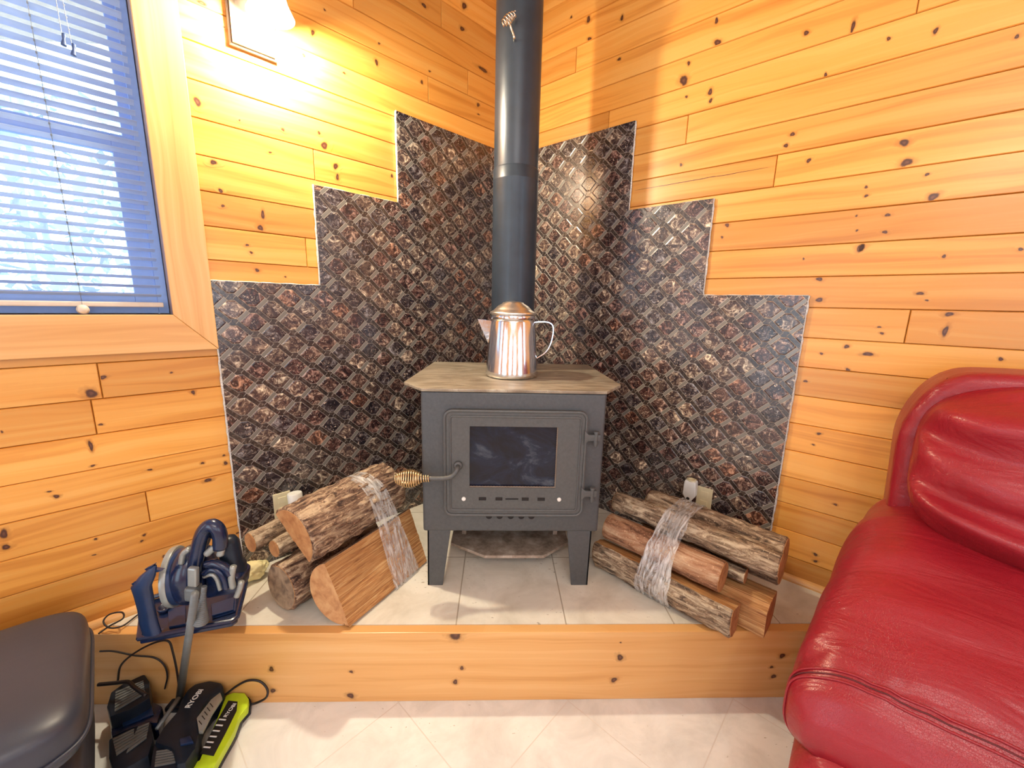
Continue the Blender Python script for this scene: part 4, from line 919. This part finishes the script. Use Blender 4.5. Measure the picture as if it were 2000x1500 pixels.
bm = B(); c = ony(450, 1080, VY); lathe(bm, [(.001, .058), (.022, .052), (.030, .035), (.030, -.03), (.036, -.04), (.036, -.085), (.03, -.095)], 32, Matrix.Translation(c) @ Matrix.Rotation(-.08, 4, 'Y')); obj('dust_canister', bm, BLK, vac, world=True, auto=50)
for pts, r, m, nm in (([(402, 1103), (420, 1100), (440, 1108), (450, 1122)], .012, NAVY, 'canister_band'), ([(398, 1120), (412, 1112), (428, 1116), (438, 1132), (442, 1150)], .010, NAVY, 'canister_band'), ([(404, 1082), (418, 1070), (432, 1068), (430, 1084)], .010, SILVER, 'trim_ring'), ([(398, 1126), (414, 1122), (424, 1132), (430, 1152)], .006, SILVER, 'trim_ring'), ([(354, 1100), (358, 1082), (370, 1072)], .008, SILVER, 'trim_ring'), ([(354, 1150), (354, 1134), (364, 1130)], .008, SILVER, 'trim_ring'), ([(455, 1148), (452, 1128), (456, 1106)], .009, SILVER, 'latch'), ([(462, 1165), (468, 1150), (472, 1136)], .008, SILVER, 'latch')):
    strap(pts, VY - .055, r, m, nm)
bm = B(); prism(bm, [ony(x, y, VY - .04) for x, y in [(398, 1125), (446, 1118), (466, 1130), (462, 1160), (400, 1172)]], (0, .07, 0), bev=.012, seg=3); obj('lower_body', bm, NAVY, vac, world=True, auto=50)
bm = B(); prof = []
a0, a1 = ony(399, 1145, 1.075), ony(391, 1218, 1.075)
for i in range(45):
    f = i / 44; r = .006 + .016 * max(0, (f - .25) / .75) ** 1.2 + (.0016 if i % 2 else 0); prof.append((r if f < .97 else .006, -(a0 - a1).length * f))
lathe(bm, prof, 24, Matrix.Translation(a0) @ (a0 - a1).to_track_quat('Z', 'Y').to_matrix().to_4x4())
tag(obj('dusting_brush', bm, GREYP, auto=20), 'grey ribbed cone-shaped brush tool behind the stand pole', 'vacuum tool')
bm = B(); nz_ = [(297, 1236, .026), (290, 1215, .026), (286, 1190, .024), (281, 1165, .026), (276, 1145, .028), (288, 1125, .022), (297, 1112, .012), (302, 1104, .006)]
P = [ony(x, y, 1.07) for x, y, r in nz_]; rings = []
for p, (x, y, r) in zip(P, nz_): rings.append([p + Vector((r * math.cos(a) , r * .55 * math.sin(a), 0)) for a in [2 * math.pi * k / 16 for k in range(16)]])
ring_loft(bm, rings); 
for x, y, x2, y2 in ((266, 1148, 256, 1141), (270, 1140, 262, 1137), (282, 1112, 300, 1103), (298, 1112, 316, 1115)): prism(bm, [ony(x, y, 1.07), ony(x2, y2, 1.06), ony(x + 8, y + 6, 1.07)], (0, .012, 0))
tag(obj('crevice_nozzle', bm, NAVY2, smooth=False, auto=40), 'dark blue crevice nozzle standing upright in the tray corner', 'vacuum tool')
# cords
def cord(pts, r, m, label, name='power_cord'):
    bm = B(); tube(bm, spline(pts, 9), r, 8); return tag(obj(name, bm, m, smooth=True), label, 'cord')
yb = 1.272
cord([onz(192, 1238, H + .01), onz(215, 1222, H + .02), onz(240, 1208, H + .05), onz(238, 1196, H + .055), onz(214, 1200, H + .05), onz(202, 1214, H + .035), onz(214, 1226, H + .02), onz(240, 1222, H + .012), onz(270, 1200, H + .01), onz(300, 1178, H + .02), onz(330, 1156, H + .06)], .0028, CORD, 'thin black cord curling over the hearth beside the ottoman')
cord([ony(195, 1272, yb), ony(222, 1272, yb), ony(262, 1280, yb), ony(300, 1284, yb), ony(320, 1298, yb), ony(327, 1320, yb), ony(322, 1345, yb)], .0030, CORD, 'black cord looping low in front of the hearth board')
cord([ony(230, 1330, yb), ony(236, 1300, yb - .01), ony(262, 1276, yb - .02), ony(300, 1256, yb - .03), ony(328, 1252, yb - .03), ony(338, 1275, yb - .03), ony(347, 1320, yb - .03), ony(350, 1352, yb - .03)], .0034, CORD, 'dark cord arching up beneath the vacuum tray')
cord([ony(441, 1356, 1.262), ony(462, 1340, 1.272), ony(485, 1329, 1.276), ony(508, 1331, 1.276), ony(522, 1346, 1.272), ony(520, 1362, 1.262), onz(503, 1372, .02), onz(484, 1377, .02)], .0040, CORD, 'black looped cord at the tip of the lime charger')
cord([ony(192, 1337, 1.2), ony(225, 1334, 1.2), ony(250, 1332, 1.19), ony(262, 1342, 1.17), ony(285, 1358, 1.15)], .006, CORD, 'thick black cord lying across the ribbed chargers')
# chargers on the floor
def slab(nm, pts, z, m, par, h=None, bev=.006): 
    bm = B(); h = h if h is not None else z - .002; prism(bm, [onz(x, y, z) for x, y in pts], (0, 0, -h), bev=bev, seg=2); return obj(nm, bm, m, par, world=True, auto=40)
def ctr(pts, z): q = [onz(x, y, z) for x, y in pts]; c = sum(q, Vector()) / len(q); return (c.x, c.y, 0)
def ribs(nm, quad, z, n, m, par):
    q = [onz(x, y, z) for x, y in quad]; bm = B()
    for i in range(n):
        f0, f1 = (i + .1) / n, (i + .75) / n
        a, b_, c, d_ = q[0].lerp(q[3], f0), q[1].lerp(q[2], f0), q[1].lerp(q[2], f1), q[0].lerp(q[3], f1); prism(bm, [a, b_, c, d_], (0, 0, .004))
    return obj(nm, bm, m, par, world=True)
p = [(216, 1352), (240, 1335), (282, 1316), (292, 1330), (293, 1362), (256, 1384), (214, 1400), (208, 1380)]
t = thing('battery_charger', 'black ribbed battery charger against the hearth board below the cords', 'charger', loc=ctr(p, .13), group='black ribbed battery chargers')
slab('housing', p, .13, BLK, t); ribs('ribbed_panel', [(226, 1352), (280, 1330), (284, 1356), (224, 1392)], .131, 7, GREYP, t)
p = [(212, 1444), (250, 1424), (295, 1410), (300, 1440), (290, 1475), (262, 1492), (222, 1512), (212, 1480)]
t = thing('battery_charger', 'black ribbed battery charger closest to the front of the ottoman', 'charger', loc=ctr(p, .09), group='black ribbed battery chargers')
slab('housing', p, .09, BLK, t); ribs('ribbed_panel', [(220, 1444), (262, 1424), (262, 1454), (228, 1478)], .091, 6, GREYP, t); ribs('ribbed_panel', [(270, 1420), (292, 1412), (286, 1444), (246, 1474)], .091, 6, GREYP, t)
p = [(214, 1404), (262, 1386), (300, 1368), (318, 1378), (308, 1412), (290, 1412), (250, 1424), (216, 1440)]
t = thing('tool_pouch', 'dark blue plastic tool caddy between the two ribbed chargers', 'tool caddy', loc=ctr(p, .08)); slab('body', p, .08, NAVY, t, bev=.012); slab('flap', [(236, 1396), (296, 1376), (300, 1394), (240, 1418)], .088, NAVY2, t, h=.006, bev=.002)
p = [(366, 1346), (380, 1334), (410, 1328), (432, 1332), (438, 1340), (430, 1350), (412, 1360), (394, 1382), (386, 1404), (390, 1426), (382, 1460), (362, 1490), (344, 1494), (336, 1462), (300, 1450), (318, 1420), (346, 1388), (352, 1368)]
t = thing('floor_vacuum_head', 'black motor head lying on the floor between ribbed charger and lime charger', 'power tool', loc=ctr(p, .11)); slab('housing', p, .11, BLK, t, bev=.012)
slab('grey_label', [(384, 1402), (412, 1366), (430, 1352), (434, 1362), (414, 1392), (396, 1428), (388, 1428)], .116, SILVER, t, h=.012, bev=.002)
bm = B()
for (x, y) in ((391, 1411), (397, 1401), (402, 1393), (407, 1385), (413, 1377)):
    a = onz(x - 2.5, y - 3, .1165); b_ = onz(x + 3, y + 4, .1165); tube(bm, [a, b_], .0012, 5)
obj('label_marks', bm, DARK, t, world=True)
slab('release_latch', [(350, 1442), (372, 1436), (378, 1448), (352, 1454)], .118, NAVY2, t, h=.012, bev=.003); ribs('ribbed_foot', [(306, 1468), (345, 1462), (352, 1490), (302, 1500)], .095, 6, GREYP, t); slab('foot', [(300, 1452), (348, 1462), (356, 1500), (290, 1515)], .094, BLK, t)
def wmat(p0, p1, z, ctrp, lift=.0006):
    a, b_ = onz(*p0, z), onz(*p1, z); x = (b_ - a).normalized(); y = Vector((-x.y, x.x, 0)); c = onz(*ctrp, z + lift); m = Matrix(((x.x, y.x, 0, c.x), (x.y, y.y, 0, c.y), (0, 0, 1, c.z), (0, 0, 0, 1))); return m, (b_ - a).length
m_, ln_ = wmat((366, 1382), (394, 1346), .11, (380, 1364)); text('lettering', 'RYOBI', WHITET, t, ln_ * .36, m_)
bm = B(); q0, q1 = onz(349, 1364, .10), onz(306, 1424, .10); tube(bm, [q0, q1], [.008, .006], 8); tag(obj('crevice_tool', bm, GREYP, smooth=True), 'thin grey wand lying across the black motor head', 'vacuum tool'); 
p = [(441, 1358), (455, 1352), (478, 1353), (486, 1364), (484, 1380), (468, 1398), (458, 1425), (450, 1440), (430, 1475), (416, 1502), (404, 1530), (330, 1530), (362, 1496), (390, 1484), (402, 1452), (425, 1400)]
t = thing('tool_charger', 'lime green charger with black inset panel lying on the tile floor', 'charger', loc=ctr(p, .055)); slab('housing', p, .055, LIME, t, h=.030, bev=.005)
slab('dark_base', [(x + 5, y + 4) for x, y in p], .027, BLK, t, h=.025, bev=.003)
slab('inset_panel', [(446, 1368), (464, 1370), (462, 1388), (440, 1432), (417, 1476), (391, 1471), (424, 1408)], .057, DARK, t, h=.004, bev=.0008)
bm = B()
for x, y in ((434, 1407), (428, 1418), (422, 1429), (416, 1440), (410, 1451), (404, 1461)): tube(bm, [onz(x - 6, y - 2, .0585), onz(x + 7, y - 1, .0585)], .0024, 5)
obj('charge_marks', bm, WHITET, t, world=True)
m_, ln_ = wmat((440, 1398), (458, 1374), .057, (449.5, 1387), .0008); text('lettering', 'RYOBI', WHITET, t, ln_ * .40, m_)
